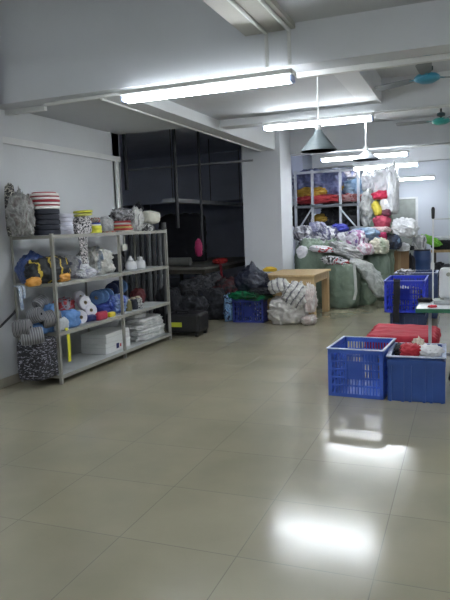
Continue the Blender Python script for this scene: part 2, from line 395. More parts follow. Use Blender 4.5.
# --- things on the shelf; sp() gives a spot on a tier seen in column px
def sp(px, lv, X=-3.98):
    z = LV[lv] + .001; return Vector((X, yAt(px, X, z + .12), z))
def S(px, lv, X=-3.98): return mpp(sp(px, lv, X))
core = mat('card_core', (.45, .38, .27), rough=.8)
def roll(name, label, cat, pos, r, w, m, rot=(0, 0, 0), group=None, hole=.3, cm=None):
    """a wound roll, axis local Z, centred on pos"""
    t = thing(name, label, cat, pos, 0, group); t.rotation_euler = rot
    pr = [(r * hole, -w / 2)]
    n = 6
    pr += [(r * (hole + (1 - hole) * k / n), -w / 2 - (.0015 if k % 2 else 0)) for k in range(1, n)]
    pr += [(r, -w / 2 + w * .08), (r * 1.01, 0), (r, w / 2 - w * .08)]
    pr += [(r * (hole + (1 - hole) * k / n), w / 2 + (.0015 if k % 2 else 0)) for k in range(n - 1, 0, -1)] + [(r * hole, w / 2)]
    MB().lathe(pr, seg=30, close=True).build('wound_ribbon', m, t, smooth='auto')
    MB().lathe([(r * hole * .99, -w / 2 - .002), (r * hole * .99, w / 2 + .002), (r * hole * .85, w / 2 + .002), (r * hole * .85, -w / 2 - .002)], seg=20, close=True)  .build('core', cm or core, t, smooth='auto')
    return t
# top tier
c = sp(20, 3, -4.02); s = S(21, 3)
bag('plastic_bag', 'tall crumpled grey clear plastic bag at the left end of the top shelf', 'bag', (c.x, c.y + .02, c.z), (.22, .24, .42), palette('clear_bag_dark', [(.10, .10, .10), (.20, .2, .19), (.33, .33, .32), (.16, .14, .13)], 16, .35, .9, kind='L', coat=.6), 3, ridge=.12, neck=.1)
bag('dotted_cloth', 'black cloth with pale dots folded behind the grey plastic bag, top shelf left end', 'cloth', (-4.16, yAt(12, -4.16, 1.6), LV[3] + .001), (.08, .10, .50), dots('black_dotted', (.01, .01, .012), (.5, .48, .4), 60, thr=.55), 5, amp=.06, ridge=.05, sq=4)
c = sp(46.5, 3, -3.93); z = c.z
RW = [mat('ribbon_white', (.78, .76, .72)), mat('ribbon_red', (.35, .03, .045))]
NV = mat('ribbon_navy', (.015, .018, .03), rough=.7)
for k in range(5):
    roll('ribbon_roll', ['lowest', 'second lowest', 'middle', 'second highest', 'topmost'][k] + ' dark navy ribbon roll under the red and white stack', 'ribbon roll', (c.x + random.uniform(-.005, .005), c.y, z + .026), .135, .05, NV, (0, 0, k), 'navy ribbon rolls on the top shelf'); z += .0515
for k, (r, w_, mi) in enumerate(((.145, .032, 0), (.148, .014, 1), (.148, .022, 0), (.15, .026, 1), (.148, .024, 0), (.145, .012, 1), (.14, .026, 0), (.118, .012, 1))):
    roll('ribbon_roll', ('white' if mi == 0 else 'red') + ' flat ribbon roll, number %s counted upward in the red and white striped stack' % ['one', 'two', 'three', 'four', 'five', 'six', 'seven', 'eight'][k], 'ribbon roll', (c.x - .005, c.y, z + w_ / 2), r, w_ - .001, RW[mi], (0, 0, k), 'red and white rolls stacked on the top shelf', hole=.2); z += w_
c = sp(65, 3, -3.98); z = c.z
for k in range(5):
    roll('tape_roll', ['lowest', 'second lowest', 'middle', 'second highest', 'topmost'][k] + ' white tape roll in the stack right of the navy rolls', 'tape roll', (c.x, c.y, z + .022), .085, .042, mat('tape_white', (.66, .66, .74)), (0, 0, k), 'white tape rolls on the top shelf'); z += .0435
c = sp(82, 3, -3.92)
bag('patterned_bundle', 'bundle of black and white zigzag cloth ribbon under the yellow rolls, top shelf', 'cloth', c, (.17, .19, .19), dots('black_white_zig', (.02, .02, .025), (.55, .52, .52), 45, thr=.47), 8, amp=.07, sq=4)
YE = mat('ribbon_yellow', (.62, .60, .05)); YD = mat('ribbon_dull_yellow', (.45, .44, .10))
roll('ribbon_roll', 'lower yellow roll lying on the zigzag patterned bundle', 'ribbon roll', (c.x, c.y + .03, c.z + .205), .10, .026, YD, (.05, -.06, 0), 'yellow rolls on the top shelf')
roll('ribbon_roll', 'upper yellow roll lying on the zigzag patterned bundle', 'ribbon roll', (c.x, c.y + .03, c.z + .238), .105, .024, YE, (.02, -.04, 0), 'yellow rolls on the top shelf')
# hanging zigzag ribbon
y0 = yAt(81, -3.74, 1.4); m = MB()
m.strip([(-3.80, y0, 1.60), (-3.755, y0, 1.58), (-3.738, y0, 1.50), (-3.734, y0 + .01, 1.38), (-3.737, y0 + .03, 1.26), (-3.735, y0 + .05, 1.17)], .10, (0, 1, 0), .006)
m.strip([(-3.79, y0 + .09, 1.57), (-3.752, y0 + .09, 1.55), (-3.735, y0 + .09, 1.50), (-3.73, y0 + .09, 1.38), (-3.732, y0 + .08, 1.24)], .03, (0, 1, 0), .006)
tag(m.build('hanging_ribbon', MC['black_white_zig']), 'black and white zigzag ribbon hanging over the edge of the top shelf', 'ribbon')
c = sp(95, 3, -3.90); z = c.z
for k, mm in enumerate((YE, YE, RW[0], mat('ribbon_blue', (.03, .06, .35)))):
    h = (.042, .042, .016, .014)[k]
    roll('ribbon_roll', ['lower thick yellow roll in the small stack right of the zigzag bundle', 'upper thick yellow roll in the small stack right of the zigzag bundle', 'thin white roll lying on two thick yellow rolls', 'thin blue roll on top of the small yellow stack'][k], 'ribbon roll', (c.x, c.y, z + h / 2), .072 - .01 * (k > 1), h - .001, mm, (0, 0, k), 'small roll stack on the top shelf'); z += h
bag('cloth_scraps', 'brown and dark scraps piled on the small yellow roll stack', 'cloth', (c.x, c.y, z), (.11, .11, .06), palette('scraps_brown', [(.06, .03, .02), (.3, .05, .04), (.35, .33, .3), (.12, .08, .04)], 30), 12, ridge=.15)
c = sp(105, 3, -4.02)
bag('plastic_bag', 'small pale clear plastic bag between the yellow roll stack and the striped cloth pile', 'bag', c, (.20, .18, .18), palette('clear_bag_pale', [(.25, .26, .26), (.42, .43, .43), (.6, .6, .6)], 14, .3, .9, kind='L', coat=.6), 14, ridge=.12, neck=.1)
bag('flat_fabric', 'thin red and brown fabric lying flat on the top shelf before the pale bag', 'cloth', sp(107, 3, -3.84), (.12, .22, .02), palette('flat_red', [(.3, .05, .04), (.3, .25, .2), (.1, .05, .04)], 25), 15, sq=5)
c = sp(122, 3, -3.95); z = c.z
cols = [(.42, .40, .36), (.40, .03, .03), (.50, .40, .12), (.45, .06, .05), (.5, .5, .47), (.38, .04, .05)]
for k in range(6):
    m = MB(); bb = blob_bm((.22, .24, .024), 20 + k, amp=.05, sq=5, sub=3); m.b.free(); m.b = bb
    tag(m.build('folded_fabric', mat('folded_%d' % k, cols[k]), smooth=True, loc=(c.x, c.y, z), rot=(0, 0, .1 * k)), ['cream folded cloth at the bottom', 'red folded cloth second from the bottom', 'mustard folded cloth third from the bottom', 'brighter red folded cloth fourth from the bottom', 'pale grey folded cloth fifth from the bottom', 'dark red folded cloth at the top'][k] + ' of the striped pile on the top shelf', 'cloth', 'striped pile of folded cloth'); z += .0225
bag('plastic_bag', 'dark grey knotted plastic bag lying on top of the striped cloth pile', 'bag', (c.x, c.y + .02, z), (.24, .34, .15), palette('clear_bag_grey', [(.03, .03, .035), (.16, .16, .17), (.36, .36, .38), (.1, .1, .11)], 18, .35, .9, coat=.5), 31, ridge=.14)
c = sp(135, 3, -3.95)
bag('plastic_bag', 'pale crumpled plastic bag of white goods right of the striped cloth pile', 'bag', c, (.20, .20, .30), palette('clear_bag_white', [(.30, .30, .29), (.52, .52, .50), (.70, .70, .67), (.2, .2, .2)], 16, .35, .9, kind='L', coat=.5), 33, ridge=.13, neck=.08)
c = sp(147, 3, -3.95)
bag('cloth_bundle', 'small black and white bundle under the cream roll on the top shelf', 'cloth', c, (.14, .2, .11), palette('bw_scraps', [(.02, .02, .02), (.5, .5, .48), (.1, .1, .1), (.6, .6, .58)], 24), 35, ridge=.1)
m = MB(); m.b.free(); m.b = blob_bm((.17, .17, .24), 36, amp=.05, ridge=.04, sq=3.2, sub=4)
tag(m.build('cream_roll', mat('cream_wadding', (.58, .57, .49), rough=.8, bump=.3), smooth=True, loc=(c.x + .02, c.y - .09, c.z + .19), rot=(-PI / 2 - .1, 0, -.3)), 'fat cream wadding roll lying at the right end of the top shelf', 'fabric roll')
bag('black_cloth', 'black crumpled cloth behind the cream roll on the top shelf', 'cloth', (c.x - .14, c.y + .02, c.z), (.13, .2, .36), BLKC, 37, ridge=.1)

# tier 3 (second from top)
c = sp(33, 2, -4.02)
bag('plastic_bag', 'dark blue plastic bag at the left end of the second highest shelf', 'bag', c, (.30, .25, .29), palette('blue_bag', [(.015, .03, .09), (.02, .05, .17), (.06, .1, .24)], 10, .4, .8, kind='L', coat=.3), 41, ridge=.1, neck=.3)
y0 = yAt(21, -3.74, .9); m = MB(); m.strip([(-3.80, y0, 1.04), (-3.75, y0, 1.035), (-3.738, y0, 1.0), (-3.735, y0, .9), (-3.738, y0 + .01, .82)], .04, (0, 1, 0), .006)
m.strip([(-3.80, y0 + .05, 1.04), (-3.75, y0 + .05, 1.035), (-3.735, y0 + .05, 1.0), (-3.733, y0 + .04, .92)], .03, (0, 1, 0), .006)
tag(m.build('frayed_ribbon', palette('pale_blue_cord', [(.2, .26, .36), (.42, .47, .55)], 40)), 'pale blue frayed ribbon hanging from the second highest shelf at its left end', 'ribbon')
c = sp(48, 2, -3.90)
bag('cloth_bundle', 'black cloth bundle with yellow bands and orange ends on the second highest shelf', 'cloth', c, (.26, .62, .27), stripes('black_yellow', [(.012, .015, .02), (.02, .025, .03), (.012, .012, .014), (.55, .40, .05), (.02, .02, .02), (.015, .018, .02)], 'Y', .15, distort=.045), 43, amp=.14, ridge=.05, sq=2.2)
for px, lb in ((33, 'orange cloth fold at the left foot of the black and yellow bundle'), (63, 'orange cloth fold at the right foot of the black and yellow bundle')):
    c = sp(px, 2, -3.80); bag('orange_cloth', lb, 'cloth', c, (.07, .2, .085), mat('orange_cloth', (.55, .25, .03), bump=.5), px, ridge=.08)
c = sp(74, 2, -3.98)
bag('plastic_bag', 'white knotted plastic bag right of the black and yellow bundle', 'bag', c, (.3, .32, .23), palette('white_bag', [(.35, .37, .40), (.55, .57, .6), (.7, .7, .74), (.15, .16, .25)], 12, .35, .9, kind='L', coat=.4), 51, ridge=.13)
c = sp(88, 2, -4.08)
bag('plastic_bag', 'dark grey translucent bag leaning at the back behind the cream bag', 'bag', c, (.2, .3, .30), MC['clear_bag_dark'], 53, ridge=.12)
c = sp(98, 2, -3.98)
bag('plastic_bag', 'large cream white plastic bag beside the black bag on the second highest shelf', 'bag', c, (.30, .34, .30), palette('cream_bag', [(.40, .41, .38), (.58, .58, .54), (.70, .69, .64), (.12, .2, .3)], 8, .35, .9, kind='L', coat=.5), 55, ridge=.13, neck=.08)
c = sp(86, 2, -3.83)
bag('plastic_bag', 'low flat white plastic packet at the shelf edge before the cream bag', 'bag', c, (.12, .34, .10), MC['white_bag'], 57, ridge=.1)
c = sp(112, 2, -4.0)
bag('black_bag', 'black stuffed bag left of the middle post on the second highest shelf', 'bag', c, (.24, .26, .21), BLKC, 59, ridge=.06, sq=5)
for px, r, lb in ((130.5, .075, 'white squat jar with a peaked top just right of the middle post'), (140, .068, 'white squat jar with a rounded top, right of the peaked jar')):
    c = sp(px, 2, -3.86); t = thing('white_jar', lb, 'jar', c, 0, 'white jars on the shelf')
    pk = px < 135
    MB().lathe([(0, 0), (r * .9, 0), (r, .02), (r * 1.02, .06), (r * .85, .10), (r * .55, .115)], seg=28).build('body', mat('white_jar_plastic', (.62, .63, .64), rough=.35), t, smooth=True)
    MB().lathe([(r * .55, .114), (r * .5, .13), (.02 if pk else .035, .15), (.012, .175 if pk else .155), (0, .18 if pk else .158)], seg=20).build('lid', mat('white_jar_plastic', (.62, .63, .64)), t, smooth=True)
m = MB(); y0 = yAt(124, -3.74, 1.4); m.strip([(-3.79, y0, 1.49), (-3.75, y0, 1.492), (-3.737, y0, 1.46), (-3.735, y0, 1.33)], .012, (0, 1, 0), .004); m.lo(-3.745, -3.73, y0 - .05, y0 + .05, 1.27, 1.34)
tag(m.build('hanging_tag', mat('pale_tag', (.5, .5, .45))), 'pale square tag hanging on a cord from the top shelf by the middle post', 'tag')

# tier 2
GS = stripes('grey_striped_webbing', [(.09, .09, .10), (.22, .22, .23), (.17, .17, .18), (.03, .03, .035), (.26, .26, .27)], 'Z', .03)
GL = stripes('grey_webbing_light', [(.18, .185, .20), (.30, .305, .32), (.11, .11, .12)], 'Z', .022)
grs = [(20, .06, -3.80, .085, .15, (1.5, .1, 2.0), GS, 'dark grey striped webbing roll at the far left edge of the spilling heap'),
       (29, .02, -3.74, .08, .20, (1.5, .1, 2.35), GL, 'grey ribbed webbing roll hanging lowest at the front of the heap'),
       (33, .14, -3.86, .075, .13, (1.3, .5, 1.6), GL, 'pale grey webbing roll on the crest of the heap'),
       (45, .08, -3.84, .085, .14, (1.4, -.3, 2.6), GS, 'dark grey striped webbing roll at the right of the heap, left of the front post'),
       (52, .06, -3.86, .075, .14, (1.5, -.1, 2.2), GL, 'grey webbing roll touching the front post'),
       (38, .24, -3.95, .07, .12, (1.0, .3, 2.8), GL, 'pale silver webbing roll topmost at the back of the heap')]
for px, dz, X, r, w_, ro, mm, lb in grs:
    y = yAt(px + 3, X, .52 + dz); roll('webbing_roll', lb, 'webbing roll', (X, y, LV[1] + dz + (.06 if dz > .03 else .02)), r * .98, w_, mm, ro, 'grey webbing rolls at the left end of the shelf', hole=.18, cm=NV)
LB = mat('light_blue_cloth', (.10, .22, .46), rough=.8, bump=.4); MBL = mat('mid_blue_cloth', (.04, .12, .36), rough=.8, bump=.4)
for px, dz, X, sz, mm, lb in ((39, 0, -3.9, (.14, .2, .10), LB, 'small light blue cloth tucked among the grey webbing rolls'),
    (46, .0, -4.0, (.16, .28, .22), MBL, 'mid blue folded cloth behind the front post, left one'), (51, .0, -3.88, (.12, .2, .27), LB, 'light blue upright cloth just left of the front post'),
    (68, .0, -3.85, (.18, .27, .18), LB, 'large light blue cloth bundle under the red cloth'), (64, .0, -4.05, (.16, .3, .28), palette('red_cloth_mix', [(.25, .02, .03), (.4, .04, .05), (.3, .3, .35), (.05, .02, .04)], 20), 'dark red cloth bundle behind the light blue one'),
    (61, .0, -3.79, (.07, .2, .13), mat('pale_grey_cloth', (.40, .42, .45), bump=.3), 'pale grey cloth block right of the front post at the shelf edge')):
    c = sp(px, 1, X); bag('cloth_bundle', lb, 'cloth', (c.x, c.y, c.z + dz), sz, mm, px, ridge=.08, sq=3.2)
y0 = yAt(68.5, -3.735, .4); m = MB(); m.strip([(-3.80, y0, .55), (-3.75, y0, .545), (-3.735, y0, .5), (-3.733, y0 + .005, .4), (-3.735, y0, .2)], .045, (0, 1, 0), .004)
tag(m.build('yellow_strap', mat('yellow_strap', (.66, .62, .03))), 'bright yellow strap hanging down from the second lowest shelf', 'strap')
y0 = yAt(56, -3.735, .5); 
# white rolls
WR = stripes('white_ribbon_roll', [(.66, .66, .7), (.5, .5, .58), (.7, .7, .74)], 'R', .012)
for px, dz, X, r, lb in ((80, .06, -3.82, .075, 'white ribbon roll lying lowest at the shelf edge, its hole facing out'), (90, .10, -3.86, .075, 'white ribbon roll at the right of the white group'), (84, .19, -3.9, .078, 'white ribbon roll near the top of the white group'), (79, .25, -3.98, .07, 'white ribbon roll topmost and farthest back in the white group')):
    y = yAt(px, X, LV[1] + dz); roll('ribbon_roll', lb, 'ribbon roll', (X, y, LV[1] + dz + .02), r, .06, WR, (PI / 2 - .15, 0, PI / 3 + dz), 'white ribbon rolls on the second lowest shelf', hole=.28)
bag('navy_cloth', 'navy cloth under the white ribbon rolls', 'cloth', sp(88, 1, -3.9), (.2, .3, .08), mat('navy_cloth', (.015, .025, .12), bump=.3), 61, sq=4)
BR = stripes('sky_blue_roll', [(.10, .22, .45), (.16, .32, .60), (.07, .14, .32)], 'R', .014); NR = stripes('navy_roll', [(.012, .02, .06), (.03, .05, .14)], 'R', .014)
for k, (px, X, z_, mm, lb) in enumerate(((97, -4.0, .22, BR, 'leftmost sky blue roll of the leaning row'), (102, -4.0, .22, BR, 'second sky blue roll of the leaning row'), (107, -4.0, .22, BR, 'third sky blue roll of the leaning row'),
        (112, -4.02, .27, NR, 'navy roll just right of the sky blue row'), (116, -4.02, .29, NR, 'second navy roll right of the sky blue row'), (121, -4.0, .29, BR, 'sky blue roll highest by the middle post'))):
    y = yAt(px, X, LV[1] + z_); roll('ribbon_roll', lb, 'ribbon roll', (X, y, LV[1] + z_), .085, .045, mm, (PI / 2 + .1, .2, .25), 'blue ribbon rolls on the second lowest shelf', hole=.25)
bag('blue_cloth', 'deep blue cloth beneath the leaning row of rolls', 'cloth', sp(103, 1, -4.02), (.26, .5, .14), mat('deep_blue_cloth', (.012, .03, .20), bump=.3), 63, ridge=.06, sq=4)
bag('blue_bag', 'shiny royal blue bag left of the middle post on the second lowest shelf', 'bag', sp(116, 1, -3.92), (.2, .34, .22), palette('royal_blue_bag', [(.01, .03, .2), (.02, .06, .36), (.2, .3, .5)], 10, .35, .6, kind='L', coat=.3), 65, ridge=.1)
bag('red_packet', 'red packet lying at the edge of the second lowest shelf', 'packet', sp(100.5, 1, -3.80), (.08, .20, .09), mat('red_packet', (.36, .02, .05), rough=.4), 67, sq=5, amp=.05)
bag('yellow_packet', 'small yellow packet right of the red one', 'packet', sp(110.5, 1, -3.80), (.07, .12, .055), mat('yellow_packet', (.7, .55, .03), rough=.4), 68, sq=5, amp=.05)
for px, mm, lb in ((127, mat('olive_roll', (.16, .15, .07)), 'dull olive thread cone right of the middle post'), (133, NV, 'black thread cone beside the olive one'), (138, MC['bw_scraps'], 'black thread cone with a white band, right one')):
    c = sp(px, 1, -3.86); t = thing('thread_cone', lb, 'thread', c, 0, 'thread cones on the second lowest shelf')
    MB().lathe([(0, 0), (.055, 0), (.06, .01), (.05, .12), (.035, .13)], seg=24).build('thread', mm, t, smooth='auto'); MB().lathe([(.035, .13), (.025, .15), (0, .15)], seg=16).build('cone_tip', core, t, smooth='auto')
bag('red_cloth', 'dark red cloth at the back between the middle and right posts', 'cloth', sp(138, 1, -4.1), (.16, .25, .2), mat('dark_red_cloth', (.12, .015, .02), bump=.3), 70, ridge=.1)

# bottom tier
c = sp(39, 0, -3.93)
bag('printed_sack', 'tall black sack with fine white print on the left of the bottom shelf', 'sack', c, (.30, .34, .40), dots('black_white_print', (.012, .012, .016), (.30, .30, .36), (28, 28, 75), thr=.56), 71, amp=.03, sq=6)
WBX = mat('white_carton', (.62, .63, .62), rough=.6, var=.05); 
c = sp(106, 0, -4.0); 
for k, (h, lb) in enumerate(((.12, 'lower white carton of the pair left of the middle post'), (.11, 'upper white carton of the pair left of the middle post'))):
    t = thing('carton', lb, 'box', (c.x, c.y, c.z + k * .121), .03 * k, 'white cartons on the bottom shelf')
    MB().lo(-.17, .17, -.28, .28, 0, h).build('box_body', WBX, t, bevel=.008)
    MB().lo(-.171, .171, -.281, .281, h * .6, h * .62).build('lid_line', mat('carton_line', (.35, .36, .37)), t)
    if k == 0:
        MB().lo(.1705, .172, -.05, .01, .03, .09).build('printed_mark', mat('mark_navy', (.02, .03, .12)), t); MB().lo(.1705, .172, .03, .06, .04, .075).build('printed_mark', mat('mark_red', (.5, .04, .05)), t)
c = sp(143, 0, -3.98); z = c.z
PL = palette('white_packets', [(.45, .46, .46), (.62, .63, .63), (.75, .75, .75)], 14, .3, .7, kind='L', coat=.5)
for k in range(4):
    bag('plastic_packet', ['lowest', 'second', 'third', 'topmost'][k] + ' flat white packet in the bottom shelf stack right of the middle post', 'packet', (c.x + .01 * (k % 2), c.y - .02 * k, z), (.36, .74 - .1 * (k == 3), .075), PL, 80 + k, group='white packets on the bottom shelf', sq=4.5, amp=.06, ridge=.05, flat=.1); z += .070
bag('plastic_bag', 'white plastic bag on top of the flat packets beside the middle post', 'bag', (c.x, sp(135, 0).y, z), (.28, .3, .12), PL, 86, ridge=.1)

# ------------------------------------------------------------------ store room contents
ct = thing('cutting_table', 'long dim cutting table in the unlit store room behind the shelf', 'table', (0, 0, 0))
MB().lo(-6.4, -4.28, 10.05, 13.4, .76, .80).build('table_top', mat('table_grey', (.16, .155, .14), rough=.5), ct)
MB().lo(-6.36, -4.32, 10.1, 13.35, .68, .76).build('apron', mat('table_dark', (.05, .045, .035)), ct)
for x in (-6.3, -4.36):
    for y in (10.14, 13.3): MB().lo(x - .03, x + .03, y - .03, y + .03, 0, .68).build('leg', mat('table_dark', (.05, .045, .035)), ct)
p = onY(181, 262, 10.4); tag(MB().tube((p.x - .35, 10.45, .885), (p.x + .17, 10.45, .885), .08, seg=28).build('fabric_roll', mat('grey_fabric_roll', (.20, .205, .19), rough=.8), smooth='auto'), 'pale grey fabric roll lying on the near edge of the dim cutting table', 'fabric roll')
p = onY(183, 240, 12); k = MB(); k.b.free(); k.b = blob_bm((1.0, .3, 1.0), 90, amp=.04, ridge=.03, sq=7)
tag(k.build('black_cloth_stack', BLKC, smooth=True, loc=(p.x, 12, .80)), 'large black block of stacked cloth standing on the dim cutting table', 'cloth')
# hangers / poles from the ceiling
for px, yb, Y, lb in ((127, 190, 8.4, 'dark pole hanging from the ceiling just right of the left wall end'), (178, 228, 9.2, 'dark pole hanging in the middle of the store room opening'), (203, 252, 9.9, 'dark pole hanging nearest to the square pillar')):
    p = onY(px, yb, Y); tag(MB().tube((p.x, Y, p.z), (p.x, Y, 3.3), .03 if px < 200 else .022).build('hanging_pole', mat('dark_pole', (.012, .013, .018), rough=.5)), lb, 'pole', 'hanging poles')
a = onY(125, 170, 9.9); b = onY(260, 158, 9.9)
tag(MB().tube((a.x, 9.95, a.z - .0), (-3.3, 9.95, a.z), .017).build('ceiling_pipe', mat('grey_pipe', (.22, .23, .25))), 'thin pale pipe crossing the store room below its ceiling', 'pipe')
a = onX(168, 199, -4.9); bx = onX(243, 206, -4.9)
t = thing('hanging_rail', 'long pale rail hanging along the store room above the cutting table', 'rail', (0, 0, 0))
MB().box(((a + bx) / 2), (.22, (bx - a).length, .07)).build('rail_bar', mat('rail_grey', (.42, .44, .46), rough=.5), t)
for yy in (a.y + .2, (a.y + bx.y) / 2, bx.y - .2): MB().tube((-4.9, yy, (a.z + bx.z) / 2 + .03), (-4.9, yy, 3.3), .008).build('hanger_rod', mat('dark_pole', (.012, .013, .018)), t)
print('rail', a, bx)
p = onY(201, 248, 9.99); bag('pink_cloth', 'pink cloth hanging on the dark pole above the cutting table corner', 'cloth', (p.x + .01, 9.86, p.z - .14), (.14, .05, .30), mat('magenta_cloth', (.42, .03, .12), bump=.3), 95, ridge=.1, sq=2)
p = onX(225, 261, -4.32); bag('red_cloth', 'red cloth lying on the edge of the dim cutting table', 'cloth', (-4.42, p.y, .80), (.2, .45, .10), mat('red_cloth_dim', (.5, .03, .03), bump=.3), 96, ridge=.1)
p2 = onX(221, 262, -4.25); m = MB(); m.strip([(-4.30, p2.y, .815), (-4.262, p2.y, .80), (-4.25, p2.y, .7), (-4.245, p2.y, .3), (-4.24, p2.y + .02, .05)], .11, (0, 1, 0), .004)
tag(m.build('hanging_ribbon', mat('dark_red_ribbon', (.22, .015, .03))), 'dark red ribbon hanging from the dim cutting table to the floor', 'ribbon')
# standing tubes seen through the right bay of the shelf
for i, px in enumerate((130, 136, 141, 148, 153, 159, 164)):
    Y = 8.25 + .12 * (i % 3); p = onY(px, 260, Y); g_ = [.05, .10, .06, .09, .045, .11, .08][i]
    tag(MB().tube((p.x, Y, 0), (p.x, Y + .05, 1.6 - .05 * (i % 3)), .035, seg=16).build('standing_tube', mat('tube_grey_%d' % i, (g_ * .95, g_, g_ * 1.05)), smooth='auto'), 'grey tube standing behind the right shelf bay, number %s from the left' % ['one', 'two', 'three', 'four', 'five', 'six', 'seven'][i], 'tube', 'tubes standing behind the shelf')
# dark clutter under and before the cutting table
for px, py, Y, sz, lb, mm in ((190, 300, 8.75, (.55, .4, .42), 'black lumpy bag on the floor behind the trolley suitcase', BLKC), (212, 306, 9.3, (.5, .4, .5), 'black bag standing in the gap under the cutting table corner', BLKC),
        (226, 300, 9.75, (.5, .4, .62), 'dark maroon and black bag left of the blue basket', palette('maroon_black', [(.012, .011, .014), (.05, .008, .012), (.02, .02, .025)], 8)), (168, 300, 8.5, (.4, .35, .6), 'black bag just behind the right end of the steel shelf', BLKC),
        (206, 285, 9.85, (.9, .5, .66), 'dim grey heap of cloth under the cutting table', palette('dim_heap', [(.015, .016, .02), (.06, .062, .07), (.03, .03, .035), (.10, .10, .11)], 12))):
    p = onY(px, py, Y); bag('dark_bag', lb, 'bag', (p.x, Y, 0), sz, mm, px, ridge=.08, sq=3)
# trolley suitcase lying on its side
p = onZ(181, 338, 0)
t = thing('trolley_suitcase', 'black trolley suitcase with a yellow label lying by the right end of the shelf', 'suitcase', (onY(167, 330, 7.68).x, 7.68, 0), .0)
MB().lo(-.02, .50, -.02, .36, .05, .33).build('case', BLACK, t, bevel=.04)
MB().lo(.0, .48, -.032, -.02, .08, .30).build('front_pocket', mat('black_nylon', (.012, .012, .014), rough=.7), t, bevel=.005)
MB().lo(.08, .25, -.04, -.032, .14, .205).build('yellow_label', mat('yellow_label', (.55, .60, .04)), t)
for x, y in ((.03, .02), (.45, .02), (.03, .32), (.45, .32)):
    MB().tube((x - .02, y, .03), (x + .02, y, .03), .03, seg=18).build('wheel', mat('wheel_rubber', (.01, .01, .01)), t, smooth='auto')
MB().path([(.15, .02, .32), (.15, .02, .36), (.33, .02, .36), (.33, .02, .32)], .01).build('handle', BLACK, t)

# ------------------------------------------------------------------ crates
def slat_crate(label, pos, w, d, h, m, rz=0, group=None, rimm=RIMC, rows=5, cols=16, name='plastic_crate'):
    t = thing(name, label, 'crate', pos, rz, group); tk = .008
    MB().lo(0, w, 0, d, .0, .012).build('base', m, t)
    def side(n, L, at):
        mb = MB()
        def B(u0, u1, z0, z1, o=0): mb.lo(*at(u0, u1, o), z0, z1)
        rh = (h - .07) / rows
        B(0, L, h - .04, h, .003); B(0, L, 0, .03, .003); B(0, .03, 0, h, .003); B(L - .03, L, 0, h, .003)
        for r in range(1, rows): B(.03, L - .03, .03 + r * rh - .008, .03 + r * rh + .008)
        st = (L - .06) / n
        for i in range(1, n): B(.03 + i * st - st * .22, .03 + i * st + st * .22, .03, h - .04)
        B(L * .36, L * .64, .03 + rh * (rows - 3), .03 + rh * (rows - 1))        # blank plate
        for u in (L * .33, L * .66): B(u - .006, u + .006, .03, h - .04, .006)
        return mb
    side(cols, w, lambda a, b, o: (a, b, -o, tk)).build('front_side', m, t)
    side(cols, w, lambda a, b, o: (a, b, d - tk, d + o)).build('back_side', m, t)
    n2 = int(cols * d / w)
    side(n2, d, lambda a, b, o: (-o, tk, a, b)).build('left_side', m, t)
    side(n2, d, lambda a, b, o: (w - tk, w + o, a, b)).build('right_side', m, t)
    r = MB(); e = .012; r.lo(-e, w + e, -e, tk, h - .004, h + .005); r.lo(-e, w + e, d - tk, d + e, h - .004, h + .005); r.lo(-e, tk, tk, d - tk, h - .004, h + .005); r.lo(w - tk, w + e, tk, d - tk, h - .004, h + .005)
    r.build('rim', rimm, t); return t
def solid_crate(label, pos, w, d, h, m, rz=0, group=None, rimm=RIMC):
    t = thing('plastic_crate', label, 'crate', pos, rz, group); tk = .006; i = .026
    b = MB(); b.lo(i, w - i, i, d - i, 0, .01); b.lo(i, w - i, i, i + tk, 0, h); b.lo(i, w - i, d - i - tk, d - i, 0, h); b.lo(i, i + tk, i, d - i, 0, h); b.lo(w - i - tk, w - i, i, d - i, 0, h)
    rb = b
    for u in (.055, .27, .40, .64, .76, .945): rb.lo(u * w - .011, u * w + .011, .002, i, .0, h - .05); rb.lo(u * w - .011, u * w + .011, d - i, d - .002, .0, h - .05)
    for u in (.05, .35, .65, .95): rb.lo(.002, i, u * d - .011, u * d + .011, 0, h - .05); rb.lo(w - i, w - .002, u * d - .011, u * d + .011, 0, h - .05)
    rb.build('body', m, t)
    r2 = MB(); r2.lo(0, w, 0, i, h - .075, h - .03); r2.lo(0, w, d - i, d, h - .075, h - .03); r2.lo(0, i, i, d - i, h - .075, h - .03); r2.lo(w - i, w, i, d - i, h - .075, h - .03); r2.build('band', m, t)
    e = .006; r = MB(); r.lo(-e, w + e, -e, i + tk, h - .008, h); r.lo(-e, w + e, d - i - tk, d + e, h - .008, h); r.lo(-e, i + tk, i, d - i, h - .008, h); r.lo(w - i - tk, w + e, i, d - i, h - .008, h); r.build('rim', rimm, t)
    return t
slat_crate('blue slatted crate standing empty at the front left of the crate group', (-1.10, 5.22, 0), .47, .57, .42, BLUEC, -.07)
solid_crate('darker blue solid ribbed crate full of clothes, right of the empty slatted crate', (-.595, 5.16, 0), .46, .60, .385, BLUEF, .03)
